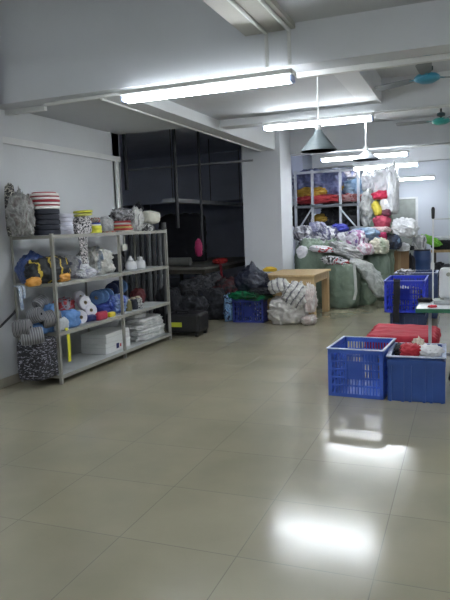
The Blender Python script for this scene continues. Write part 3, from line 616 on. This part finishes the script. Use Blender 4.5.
# clothes in it
for (x, y, sx, sy, sz, mm, sd, lb) in ((-.27, 5.40, .19, .26, .10, mat('white_cloth', (.72, .72, .74), bump=.3), 101, 'white garment on the right of the clothes in the solid crate'), (-.42, 5.38, .16, .24, .11, mat('scarlet_cloth', (.45, .015, .03), bump=.3), 102, 'scarlet garment on the left of the clothes in the solid crate'), (-.37, 5.56, .09, .1, .13, mat('cream_cloth', (.6, .52, .42), bump=.3), 103, 'cream cloth peak behind the scarlet garment')):
    bag('garment', lb, 'clothing', (x, y, .335), (sx * 1.1, sy, sz), mm, sd, group='clothes in the solid crate', ridge=.15, freq=3)
bag('garment', 'black clothing filling the solid crate under the white and scarlet pieces', 'clothing', (-.365, 5.46, .012), (.34, .46, .335), BLKC, 104, group='clothes in the solid crate', sq=5, ridge=.05)
bag('garment', 'black garment heaped at the left of the clothes in the solid crate', 'clothing', (-.50, 5.5, .335), (.13, .3, .08), BLKC, 106, group='clothes in the solid crate', ridge=.2, freq=3)
bag('garment', 'dark bundle with an orange red edge at the right side of the solid crate', 'clothing', (.04, 5.55, 0), (.28, .5, .42), palette('dark_orange', [(.01, .01, .012), (.012, .012, .014), (.35, .05, .02)], 9), 105, ridge=.08)
# red cloth covered box
rbx = thing('covered_box', 'low box draped with red cloth behind the empty slatted crate', 'box', (-.88, 5.98, 0))
MB().lo(.03, .60, .02, .72, 0, .38).build('box_body', mat('brown_board', (.25, .17, .1)), rbx)
m = MB(); NX, NY = 40, 44; g = []
for i in range(NX + 1):
    row = []
    for j in range(NY + 1):
        u = -.10 + .83 * i / NX; v = -.12 + .96 * j / NY
        ox = max(0, .02 - u, u - .61); oy = max(0, .01 - v, v - .73)
        x = min(max(u, .01), .62) + (.015 * math.sin(v * 40) * (1 if u > .3 else -1) if ox else 0); y = min(max(v, 0), .74) + (.012 * math.sin(u * 45) if oy else 0)
        o = max(ox, oy); z = .392 - o * 1.0 + .012 * noise.noise(Vector((u * 9, v * 9, 3))) + (.01 if not o else 0)
        x += (.02 if u > .61 else -.02 if u < .02 else 0); y += (.02 if v > .73 else -.02 if v < .01 else 0)
        row.append(m.b.verts.new((x, y, z)))
    g.append(row)
for i in range(NX):
    for j in range(NY): m.b.faces.new((g[i][j], g[i + 1][j], g[i + 1][j + 1], g[i][j + 1]))
o = m.build('red_cloth', mat('crimson_cloth', (.44, .012, .035), rough=.75, bump=.3), rbx, smooth=True)
sd = o.modifiers.new('thick', 'SOLIDIFY'); sd.thickness = .004
# crate stack at the middle right
solid_crate('low dusty blue crate at the bottom, under the bright blue crate', (-.97, 8.80, 0), .47, .65, .235, BLUEG, 0, rimm=BLUEG)
slat_crate('bright blue slatted crate stacked on the low dusty crate', (-1.03, 8.70, .236), .53, .85, .44, BLUEB, 0, rimm=mat('pale_blue_rim', (.25, .3, .75)), rows=5, cols=14)
m = MB(); m.strip([(-.86, 8.76, .66), (-.86, 8.70, .69), (-.86, 8.672, .66), (-.86, 8.665, .5), (-.87, 8.663, .3), (-.87, 8.66, .1)], .085, (1, 0, 0), .012)
tag(m.build('hanging_cloth', BLKC), 'black strip of cloth hanging over the front of the bright blue crate', 'cloth')
bag('grey_cloth', 'grey and cream cloth lying inside the bright blue crate', 'cloth', (-.76, 9.15, .25), (.40, .6, .30), MC['clear_bag_grey'], 108, ridge=.1)
solid_crate('grey blue crate with pale netting behind the stacked bright blue crate', (-1.0, 9.75, 0), .62, .5, .70, BLUEG, 0)
bag('netting', 'grey netting spilling from the crate behind the bright blue one', 'netting', (-.85, 9.88, .62), (.28, .3, .12), MC['clear_bag_grey'], 109, ridge=.2)

# ------------------------------------------------------------------ sewing table
TZ = .735
st = thing('sewing_table', 'white topped sewing table with a green edge at the right', 'table', (0, 0, 0))
MB().lo(-.385, .85, 5.52, 6.12, TZ - .012, TZ).build('table_top', mat('white_laminate', (.70, .72, .74), rough=.3, var=.03), st)
e = MB(); e.lo(-.389, .854, 5.512, 5.52, TZ - .035, TZ - .001); e.lo(-.393, -.385, 5.512, 6.128, TZ - .035, TZ - .001); e.lo(-.389, .854, 6.12, 6.128, TZ - .035, TZ - .001); e.lo(.85, .858, 5.512, 6.128, TZ - .035, TZ - .001)
e.lo(-.385, .85, 5.52, 6.12, TZ - .034, TZ - .012); e.build('edge_band', mat('green_edge', (.02, .14, .07), rough=.4), st)
for x in (-.29, .7):
    MB().lo(x - .013, x + .013, 5.86, 5.89, 0, TZ - .034).build('leg', mat('grey_leg', (.50, .52, .52), rough=.4), st)
MB().lo(-.29, .7, 5.87, 5.89, .25, .28).build('crossbar', mat('grey_leg', (.38, .40, .40)), st)
sm = thing('sewing_machine', 'white industrial sewing machine at the right edge on the sewing table', 'sewing machine', (.03, 5.90, TZ)); sm.scale = (1.15, 1.1, 1.0)
WM = mat('machine_white', (.66, .68, .70), rough=.3, var=.03)
MB().lo(-.25, .32, -.09, .09, .001, .035).build('machine_bed', mat('machine_grey', (.45, .47, .48), rough=.35), sm, bevel=.005)
MB().lo(-.21, .30, -.06, .06, .20, .32).build('machine_arm', WM, sm, bevel=.03)
MB().lo(-.21, -.10, -.07, .07, .05, .325).build('machine_head', WM, sm, bevel=.03)
MB().lo(.18, .31, -.08, .08, .03, .32).build('machine_column', WM, sm, bevel=.03)
MB().tube((.31, 0, .26), (.36, 0, .26), .065, seg=28).build('handwheel', BLACK, sm, smooth='auto')
MB().tube((-.19, 0, .12), (-.19, 0, .05), .005).build('needle_bar', STEEL, sm); MB().lo(-.205, -.175, -.02, .02, .036, .042).build('presser_foot', STEEL, sm)
MB().tube((-.14, -.07, .27), (-.14, -.085, .27), .018).build('tension_dial', STEEL, sm)
bag('black_offcut', 'small black item on the left back corner of the sewing table', 'cloth', (-.34, 6.0, TZ), (.13, .12, .035), BLKC, 110, ridge=.2)
bag('red_offcut', 'small red scrap lying on the white table top', 'cloth', (-.255, 5.60, TZ), (.07, .05, .022), mat('red_scrap', (.5, .02, .04)), 111, ridge=.2)
p = onY(433, 250, 6.05); tp = onY(432, 207, 6.05)
ts = thing('thread_stand', 'thin white thread stand with a black grip rising from the sewing table', 'stand', (p.x, 6.05, TZ))
MB().tube((0, 0, 0), (0, 0, tp.z - TZ - .02), .007).build('pole', TRUNK, ts)
MB().lathe([(.03, 0), (.03, .012), (.01, .02)], seg=16).build('foot', TRUNK, ts)
hz = tp.z - TZ; MB().lathe([(.008, hz - .11), (.014, hz - .10), (.017, hz - .02), (.01, hz), (0, hz)], seg=16).build('grip', BLACK, ts, smooth='auto')
bar = onY(440, 219, 6.05).z - TZ; MB().tube((0, 0, bar), (.6, 0, bar), .005).build('crossbar', mat('grey_leg', (.38, .40, .40)), ts)
MB().lo(-.02, .012, -.012, .012, .30, .36).build('clamp', TRUNK, ts)

# ------------------------------------------------------------------ wooden table, basket and sack
wt = thing('wooden_table', 'pale pine table with thick legs in front of the square pillar', 'table', (-2.99, 9.25, 0))
TW, TD, TH = .86, 1.22, .72
MB().lo(0, TW, 0, TD, TH - .035, TH).build('table_top', WOOD, wt, bevel=.006)
a_ = MB(); a_.lo(.04, TW - .04, .03, .055, TH - .14, TH - .035); a_.lo(.04, TW - .04, TD - .055, TD - .03, TH - .14, TH - .035); a_.lo(.03, .055, .03, TD - .03, TH - .14, TH - .035); a_.lo(TW - .055, TW - .03, .03, TD - .03, TH - .14, TH - .035)
a_.build('apron', WOOD, wt)
MB().lo(.05, TW - .05, .035, .05, .0, TH - .14).build('front_panel', WOOD, wt)
for x in (.03, TW - .03): 
    for y in (.03, TD - .03):
        sx = 1 if x < .4 else -1; sy = 1 if y < .5 else -1
        MB().lo(x - sx * .004, x + sx * .10, y - sy * .004, y + sy * .14, 0, TH - .036).build('leg', WOOD, wt, bevel=.004)
slat_crate('dark blue basket of cloth on the floor in front of the square pillar', (-3.40, 9.0, 0), .50, .3, .36, mat('basket_blue', (.02, .035, .20), rough=.4), .02, rows=4, cols=11, rimm=mat('basket_blue', (0, 0, 0)), name='laundry_basket')
for (px, py, Y, sz, mm, sd, lb) in ((238, 300, 9.15, (.24, .2, .32), palette('basket_mix', [(.02, .03, .12), (.3, .3, .3), (.02, .02, .03), (.05, .12, .2), (.5, .5, .45)], 16), 120, 'mixed clothing filling the left of the dark blue basket'), (256, 300, 9.15, (.24, .2, .33), palette('basket_mix', [(0, 0, 0)]), 121, 'mixed clothing filling the right of the dark blue basket')):
    p = onY(px, py, Y); bag('garment', lb, 'clothing', (max(min(p.x + .1, -3.04), -3.24), Y, .015), sz, mm, sd, ridge=.1)
p = onY(255, 283, 9.12); bag('green_cloth', 'bright green cloth spread over the dark blue basket', 'cloth', (-3.15, 9.15, .345), (.62, .36, .13), palette('green_cloth', [(.0, .10, .03), (.0, .20, .07), (.01, .05, .02)], 12, kind='L'), 123, ridge=.22, freq=3)
bag('dark_blue_bag', 'dark navy bag peaked on top of the green cloth against the pillar', 'bag', (-3.14, 9.25, .42), (.58, .36, .44), palette('navy_bag', [(.008, .009, .016), (.014, .018, .04), (.05, .055, .08)], 6, .35, .8, kind='L', coat=.4), 124, ridge=.06, sq=1.7, neck=.45)
p = onY(273, 268, 9.2); bag('yellow_cloth', 'yellow cloth corner resting on the navy bag beside the wooden table', 'cloth', (p.x - .03, 9.14, p.z - .05), (.20, .14, .07), mat('yellow_cloth', (.65, .42, .03), bump=.3), 125, ridge=.15)
bag('black_cloth', 'black cloth lying between the green cloth and the yellow cloth', 'cloth', (-2.97, 9.13, .42), (.4, .25, .12), BLKC, 126, ridge=.1)
p = onY(234, 300, 9.0); bag('light_blue_cloth', 'light blue cloth stuffed at the left side of the dark blue basket', 'cloth', (-3.50, 9.1, 0), (.14, .2, .42), palette('lightblue_mix', [(.06, .16, .35), (.2, .35, .55), (.02, .03, .08)], 20), 127, ridge=.15)
# white sack of striped cloth
sk = palette('white_sack', [(.30, .29, .28), (.48, .46, .44), (.60, .58, .55)], 8, .6, .7, kind='L')
p = onZ(286, 322, 0)
bag('cloth_sack', 'big off white sack slumped on the floor before the wooden table', 'sack', (p.x + .06, 9.02, 0), (.56, .42, .42), sk, 130, ridge=.07, sq=2.6)
st_ = stripes('striped_cloth', [(.55, .54, .52), (.6, .6, .58), (.56, .55, .53), (.16, .16, .18), (.5, .49, .47)], 'X', .09, distort=.06)
for (px, py, Y, sz, sd, ro, mm, lb) in ((291, 292, 8.98, (.36, .26, .34), 131, (0, .6, 0), st_, 'white cloth with dark stripes bulging from the top of the slumped sack'), (281, 285, 8.98, (.30, .22, .2), 132, (0, -.3, 0), st_, 'dark and white striped cloth on the upper left of the slumped sack'),
        (311, 298, 9.0, (.18, .22, .40), 133, (0, 0, 0), palette('pink_bag', [(.45, .36, .34), (.6, .5, .48), (.65, .62, .6)], 12, .35, .8, kind='L', coat=.4), 'pinkish clear bag leaning at the right of the slumped sack')):
    p = onY(px, py, Y); bag('cloth_bundle', lb, 'cloth', (p.x, Y - .06, max(0, p.z - sz[2] / 2)), sz, mm, sd, rot=ro, ridge=.14, freq=3)
bag('plastic_bag', 'flat clear plastic film bag at the right foot of the slumped sack', 'bag', (onY(309, 318, 8.95).x, 8.95, 0), (.2, .25, .14), MC['pink_bag'], 134, ridge=.2)

# ------------------------------------------------------------------ rack and bag pile
RG = mat('rack_galvanised', (.50, .53, .58), rough=.45, metal=.1)
rk = thing('storage_rack', 'tall pale metal rack loaded with bundles behind the square pillar', 'rack', (0, 0, 0))
RY0, RY1 = 13.0, 14.1; xs = [onY(295, 172, RY0).x, onY(312, 173, RY0).x, onY(340, 172, RY0).x, onY(358, 168, RY0).x]
for i, x in enumerate(xs):
    for y in (RY0, RY1): MB().lo(x - .024, x + .024, y - .03, y + .03, 0, 2.62).build('post', RG, rk)
zs = onY(340, 204, RY0).z
for z in (zs,): 
    MB().lo(xs[0], xs[3], RY0 - .03, RY1 + .03, z - .05, z).build('rack_shelf', mat('rack_deck', (.16, .17, .19)), rk)
MB().lo(xs[0], xs[3], RY0 - .02, RY0 + .02, 2.55, 2.60).build('top_rail', RG, rk)
MB().tube((xs[1], RY0 - .04, zs - .05), (xs[1] - .28, RY0 - .04, 1.42), .018).build('brace', RG, rk); MB().tube((xs[2], RY0 - .04, zs - .1), (xs[2] + .32, RY0 - .04, 1.40), .018).build('brace', RG, rk)
def pb(name, label, cat, px, py, Y, wpx, hpx, mm, seed, dz=None, ry=0, group='bags in the big heap', dpx=None, **kw):
    """bundle whose middle is seen at (px, py), size given in picture units at its own distance"""
    p = onY(px, py, Y); s = mpp(p); W, H = wpx * s * 1.04, hpx * s * 1.04
    base = p.z - H / 2
    if group == 'bundles on the tall rack' and py < 203: base = max(base, zs + .002)
    kw.setdefault('ridge', .1)
    return bag(name, label, cat, (p.x, Y, max(0, base)), (W, (dpx or max(wpx, hpx) * .8) * s, H), mm, seed, rot=(0, ry, 0), group=group, **kw)
g = lambda n, c, **k: palette(n, c, **k)
LIL = palette('lilac_bag', [(.12, .12, .24), (.26, .27, .42), (.52, .52, .62), (.06, .06, .14)], 9, .35, .9, kind='L', coat=.4)
DBL = palette('dark_blue_wrap', [(.05, .06, .14), (.10, .12, .26), (.2, .22, .38)], 4, .4, .8, kind='L', coat=.3)
YEB = mat('ochre_cloth', (.42, .26, .03), bump=.5); REB = mat('coral_cloth', (.48, .05, .06), bump=.5)
WHB = palette('white_film', [(.55, .57, .60), (.72, .73, .76), (.82, .83, .85)], 5, .3, .9, kind='L', coat=.6)
GRB = palette('grey_film', [(.16, .17, .17), (.34, .35, .35), (.54, .55, .54)], 9, .3, 1, kind='L', coat=.6)
MIX1 = palette('mix_purple', [(.16, .09, .30), (.55, .53, .60), (.42, .2, .36), (.72, .7, .75), (.06, .05, .22)], 5, .4, .8, coat=.3)
MIX2 = palette('mix_grey', [(.30, .31, .34), (.60, .60, .64), (.10, .10, .14), (.70, .70, .72)], 9, .4, .9, kind='L', coat=.3)
DEN = palette('denim_bag', [(.10, .18, .30), (.18, .28, .42), (.32, .42, .52)], 5, .45, .7, kind='L')
GRN = palette('green_woven', [(.10, .15, .11), (.15, .21, .155), (.20, .26, .20)], 4, .5, .5, kind='L', coat=.15)
BLW = mat('black_wrap', (.014, .015, .02), rough=.5, bump=.5)
grp = 'bundles on the tall rack'
pb('wrapped_bundle', 'dark blue wrapped bundle filling the upper left of the tall rack', 'bundle', 311, 181, 13.66, 30, 20, DBL, 201, group=grp, sq=4)
pb('wrapped_bundle', 'dark blue and lilac wrapped bundle in the upper middle of the tall rack', 'bundle', 333, 183, 13.68, 26, 22, LIL if 0 else DBL, 202, group=grp, sq=4)
pb('ochre_bundle', 'long ochre yellow bundle on the upper deck of the rack', 'bundle', 313, 192, 13.56, 31, 10, YEB, 203, group=grp, ridge=.08)
pb('coral_bundle', 'long flat coral red bundle on the upper deck, left part', 'bundle', 319, 199.5, 13.54, 42, 8, REB, 204, group=grp, sq=3)
pb('coral_bundle', 'flat faded red bundle on the upper deck, under the denim blue bag', 'bundle', 355, 197.5, 13.56, 30, 8, palette('faded_red', [(.35, .08, .09), (.42, .25, .25), (.3, .1, .1)], 8), 205, group=grp, sq=3)
pb('denim_bag', 'denim blue bag on the upper right of the tall rack', 'bag', 359, 187, 13.59, 28, 16, DEN, 206, group=grp)
pb('yellow_bundle', 'small yellow cloth upright between the rack posts by the denim bag', 'cloth', 342, 186, 13.54, 5, 9, YEB, 207, group=grp)
pb('pale_cloth', 'pale pinkish cloth on top of the denim blue bag', 'cloth', 349, 173, 13.65, 14, 9, palette('pale_pink', [(.5, .45, .5), (.7, .65, .7), (.3, .35, .6)], 8, kind='L'), 208, group=grp)
pb('black_bundle', 'black draped bundle under the upper deck at the right', 'bundle', 350, 215, 13.62, 30, 22, BLW, 209, group=grp, sq=4)
pb('black_bundle', 'black bundle under the upper deck in the middle', 'bundle', 331, 215, 13.65, 18, 20, BLW, 210, group=grp, sq=4)
pb('black_bundle', 'black bundle under the upper deck at the far left beside the pillar', 'bundle', 302, 216, 13.65, 16, 22, BLW, 211, group=grp, sq=4)
pb('yellow_bundle', 'small ochre bundle glimpsed under the upper deck by the second post', 'bundle', 321, 218, 13.53, 14, 8, YEB, 212, group=grp)
heap = [
 ('plastic_bag', 'tall bright white film bag topmost at the right corner of the heap', 385, 184, 12.9, 24, 30, WHB, {}),
 ('plastic_bag', 'narrow white film bag hanging down the right side of the heap', 393, 190, 12.7, 10, 46, WHB, {}),
 ('plastic_bag', 'grey white film bag between the rack and the red bundle', 371, 209, 12.9, 18, 36, GRB, {}),
 ('plastic_bag', 'shining white bag above the denim blue bag, beside the tall film bag', 371, 181, 13.1, 16, 22, WHB, {}),
 ('cloth_bundle', 'bright red bundle highest on the right side of the heap', 381.5, 195, 12.5, 17, 8, mat('bright_red', (.50, .02, .07), bump=.5), {}),
 ('plastic_bag', 'white bag just below the highest red bundle', 388, 205, 12.5, 15, 14, WHB, {}),
 ('cloth_bundle', 'yellow bundle between the red ones on the right of the heap', 379.5, 208, 12.4, 8, 14, mat('lemon_cloth', (.55, .45, .05), bump=.5), {'ry': -.4}),
 ('cloth_bundle', 'small dark maroon bundle under the yellow one', 386, 213, 12.4, 9, 7, mat('dark_maroon', (.10, .02, .04), bump=.4), {}),
 ('cloth_bundle', 'rose red round bundle in the middle of the right side', 382, 222, 12.3, 15, 12, mat('rose_red', (.36, .04, .08), bump=.4), {}),
 ('plastic_bag', 'large pointed white film bag sticking out to the right of the heap', 402, 227, 12.2, 24, 17, WHB, {'ry': .35}),
 ('cloth_bundle', 'flat pale pink bundle under the rose red one', 379, 230, 12.1, 22, 6, mat('pale_pink_cloth', (.55, .42, .42), bump=.4), {}),
 ('cloth_bundle', 'crimson bundle under the flat pale pink one', 381, 236, 12.0, 11, 10, mat('crimson_b', (.42, .02, .10), bump=.4), {}),
 ('cloth_bundle', 'dark navy and black bundle below the pointed white bag', 393, 242, 12.1, 15, 14, palette('navy_black', [(.01, .012, .02), (.02, .03, .06), (.1, .16, .25)], 8), {}),
 ('plastic_bag', 'crumpled white bag above the cardboard box', 403, 247, 12.5, 12, 8, WHB, {}),
 ('cloth_bundle', 'wide dusty blue bundle in the middle of the heap', 365, 234, 12.0, 29, 12, DEN, {}),
 ('cloth_bundle', 'cream and yellow bundle beside the crimson one', 379, 246, 11.8, 18, 15, palette('cream_yellow', [(.5, .48, .35), (.62, .60, .5), (.35, .4, .3)], 6, kind='L', coat=.3), {}),
 ('plastic_bag', 'bag of purple and white cloth in the middle of the heap', 357, 240, 11.8, 19, 18, MIX1, {}),
 ('plastic_bag', 'white and pink bag just below the purple one', 365, 249, 11.6, 16, 11, palette('white_pink', [(.7, .66, .7), (.62, .4, .48), (.75, .74, .76)], 6, .4, .7, coat=.3), {}),
 ('cloth_bundle', 'royal blue bundle on the crest of the heap left of the middle', 340, 228, 12.2, 16, 8, mat('royal_bundle', (.05, .06, .38), bump=.4), {}),
 ('plastic_bag', 'grey white bag on the crest of the heap beside the pillar', 303, 233, 12.3, 18, 14, MIX2, {}),
 ('plastic_bag', 'lilac grey bag second from the pillar on the crest', 317, 229, 12.4, 18, 13, LIL, {}),
 ('plastic_bag', 'pale bag with mixed cloth in the middle of the crest', 328, 234, 12.1, 20, 13, palette('pale_mixed', [(.45, .45, .5), (.14, .14, .24), (.64, .64, .68), (.25, .18, .38)], 5, .4, .8, coat=.3), {}),
 ('plastic_bag', 'grey white bag left of the purple one', 345, 239, 11.9, 16, 13, MIX2, {}),
 ('plastic_bag', 'dark and white speckled bag behind the front green sack', 313, 242, 11.9, 26, 12, palette('speckled', [(.08, .08, .10), (.45, .45, .48), (.2, .2, .24), (.6, .6, .6)], 8), {}),
 ('cloth_bundle', 'small white cloth tucked between pillar and green sack', 303, 252, 11.4, 12, 12, mat('white_cloth2', (.62, .62, .66), bump=.5), {}),
 ('plastic_bag', 'long grey film bag draped diagonally over the green sacks', 345, 250, 11.6, 32, 12, GRB, {'ry': .35}),
]
for i, (nm, lb, px, py, Y, w_, h_, mm, kw) in enumerate(heap): pb(nm, lb, 'bag' if 'bag' in nm else 'bundle', px, py, Y, w_, h_, mm, 220 + i, **kw)
# inner filling of the heap: stacked green sacks carry the bags
G2 = 'green woven sacks'
for (px, py, Y, w_, h_, sd, lb) in ((313, 258, 11.55, 32, 34, 301, 'green sack leaning on the pillar with white cloth at its mouth'), (335, 255, 11.9, 34, 30, 302, 'green sack lying in the second row behind the biggest one'),
      (362, 285, 11.35, 30, 36, 304, 'green sack directly right of the biggest front sack, under grey film'), (378, 272, 12.0, 22, 40, 305, 'green sack at the right end of the row beside the cardboard box'),
      (358, 266, 12.45, 50, 62, 306, 'rear green sack in the middle of the heap'), (382, 246, 12.6, 24, 76, 307, 'tall rear green sack under the right side of the heap'), (315, 264, 12.5, 40, 48, 308, 'rear green sack beside the pillar')):
    p = onY(px, py, Y); s = mpp(p); top = onY(px, py - h_ / 2, Y).z; bot = 0 if sd not in (302,) else 0
    bag('woven_sack', lb, 'sack', (p.x, Y, 0), (w_ * s, w_ * s * (.8 if sd < 306 else .45), top), GRN, sd, group=G2, ridge=.06, sq=3.2, amp=.08)
p = onZ(341, 308, 0); bs = bag('woven_sack', 'biggest green woven sack at the front of the heap beside the wooden table', 'sack', (p.x, 10.95, 0), (.58, .5, .80), GRN, 303, group=G2, ridge=.05, sq=3.6, amp=.06)
pb('cloth_bundle', 'white, black and red cloth spilling from the mouth of the biggest green sack', 'cloth', 335, 261, 10.95, 26, 8, palette('spill_bwr', [(.6, .6, .62), (.02, .02, .02), (.62, .62, .64), (.4, .03, .04)], 10), 310, ry=.2)
pb('cloth_bundle', 'white and red cloth on the mouth of the sack leaning on the pillar', 'cloth', 321, 249, 11.35, 22, 6, palette('spill_wr', [(.62, .62, .64), (.66, .66, .68), (.45, .04, .05)], 10), 311, ry=.1)
# grey film bag arching down right of the front sack
m = MB(); pts = [onY(354, 260, 10.95), onY(364, 266, 10.95), onY(374, 279, 10.9), onY(381, 295, 10.9)]
fb = bmesh.new(); m.b.free(); m.b = fb
N = 26; K = 18; rings = []
for i in range(N + 1):
    t_ = i / N * 3; k = min(2, int(t_)); f_ = t_ - k; c = pts[k].lerp(pts[k + 1], f_); r = .05 + .09 * math.sin(PI * (.1 + .75 * i / N))
    rings.append([fb.verts.new(c + (RT * math.cos(2 * PI * j / K) + Vector((0, 1, .35)) * math.sin(2 * PI * j / K)) * r * (1 + .7 * abs(noise.noise(Vector((j * .9, i * .3, 5)))))) for j in range(K)])
for a, b in zip(rings, rings[1:]):
    for j in range(K): fb.faces.new((a[j], a[(j + 1) % K], b[(j + 1) % K], b[j]))
fb.faces.new(rings[0]); fb.faces.new(rings[-1])
tag(m.build('plastic_bag', palette('dull_film', [(.15, .17, .15), (.26, .28, .26), (.40, .42, .40)], 14, .3, 1, kind='L', coat=.6), smooth=True), 'long grey film bag arching from the biggest green sack down to the floor', 'bag', 'bags in the big heap')
m = MB(); m.strip([onY(354, 262, 10.62), onY(355, 275, 10.6), onY(356, 292, 10.58), onY(354, 300, 10.58)], .045, RT, .01)
tag(m.build('white_tape', mat('white_tape_cloth', (.5, .52, .5), bump=.4)), 'crumpled white strip hanging down the right edge of the biggest green sack', 'cloth')
# cardboard box and black cloth, barrel, back table
p = onY(399.5, 263, 12.6); s = mpp(p); zt = onY(399, 251, 12.6).z
cb = thing('cardboard_box', 'brown cardboard box standing between the green sacks and the blue barrel', 'box', (p.x, 12.6, 0), .1)
MB().lo(-.18, .18, 0, .4, 0, zt).build('box_body', mat('cardboard', (.26, .16, .08), rough=.8), cb)
MB().lo(-.03, .03, -.002, .402, 0.1, zt + .002).build('tape', mat('brown_tape', (.30, .2, .1), rough=.4), cb)
p = onY(404, 250, 12.9); bag('black_cloth', 'black cloth draped over the cardboard box and down its right side', 'cloth', (p.x + .02, 12.85, zt), (.34, .34, .10), BLKC, 320, ridge=.1)
p = onY(410, 262, 12.9); bag('black_cloth', 'black hanging cloth beside the cardboard box, left of the barrel', 'cloth', (p.x + .02, 12.9, 0), (.17, .2, .80), BLKC, 321, ridge=.06, sq=3)
p = onY(422, 260, 15.5); s = mpp(p)
br = thing('blue_barrel', 'dark blue plastic barrel in front of the back wall', 'barrel', (p.x, 15.5, 0))
zt = onY(422, 249.5, 15.5).z; R_ = .20
MB().lathe([(0, 0), (R_ * .93, 0), (R_, .04), (R_, zt * .3), (R_ * 1.04, zt * .33), (R_, zt * .36), (R_, zt * .66), (R_ * 1.04, zt * .69), (R_, zt * .72), (R_, zt - .08), (R_ * .9, zt - .02)], seg=32).build('drum', mat('barrel_blue', (.02, .055, .16), rough=.4), br, smooth='auto')
MB().lathe([(R_ * .93, zt - .03), (R_ * .95, zt), (0, zt)], seg=32).build('lid', mat('barrel_lid', (.02, .02, .03)), br, smooth='auto')
bag('plastic_bag', 'clear bag with dark contents sitting on the blue barrel', 'bag', (p.x - .06, 15.5, zt), (.32, .28, .34), palette('barrel_bag', [(.10, .10, .11), (.3, .31, .32), (.6, .6, .6), (.05, .05, .06)], 8, .4, .8, kind='L', coat=.4), 330, sq=4)
bt = thing('back_table', 'dim table with a brown top edge against the back wall at the right', 'table', (0, 0, 0))
tz = onY(442, 250, 16.0).z; x0 = onY(431, 250, 16.0).x
MB().lo(x0, x0 + 1.8, 16.0, 16.9, tz - .06, tz).build('table_top', wood_mat('ply_brown', (.30, .2, .09), (.42, .29, .14)), bt)
for x in (x0 + .06, x0 + 1.7):
    for y in (16.06, 16.84): MB().lo(x - .03, x + .03, y - .03, y + .03, 0, tz - .06).build('leg', mat('table_dark', (.05, .045, .035)), bt)
bag('black_cloth', 'black cloth pile on the dim back table', 'cloth', (x0 + .45, 16.35, tz), (.85, .5, .24), BLKC, 331, sq=4, ridge=.05)
bag('white_cloth', 'white folded cloth on top of the black pile on the back table', 'cloth', (x0 + .34, 16.35, tz + .23), (.6, .4, .10), mat('white_folded', (.6, .63, .66)), 332, ridge=.1, sq=3)
p = onY(429, 239, 15.9); bag('green_cloth', 'lime green cloth draped between barrel and back table', 'cloth', (p.x, 15.95, p.z - .13), (.5, .24, .20), mat('lime_cloth', (.20, .55, .06), bump=.4), 333, rot=(0, .45, 0), ridge=.12, sq=2)
for i, (px, w_, h_, c_, lb) in enumerate(((437, .35, .42, (.02, .022, .03), 'dark bundle on the floor under the back table, left one'), (447, .4, .36, (.08, .085, .10), 'grey bundle on the floor under the back table, right one'))):
    p = onY(px, 265, 16.2); bag('floor_bundle', lb, 'bundle', (p.x, 16.3, 0), (w_, .4, h_), mat('floor_bundle_%d' % i, c_, bump=.4), 340 + i, ridge=.1)

# ------------------------------------------------------------------ world and colour
w = bpy.data.worlds.new('world'); bpy.context.scene.world = w; w.use_nodes = True
w.node_tree.nodes['Background'].inputs[0].default_value = (.6, .7, .9, 1); w.node_tree.nodes['Background'].inputs[1].default_value = .3
vs = bpy.context.scene.view_settings; vs.view_transform = 'Standard'; vs.look = 'None'; vs.exposure = 1.2; vs.gamma = 1; vs.use_curve_mapping = False
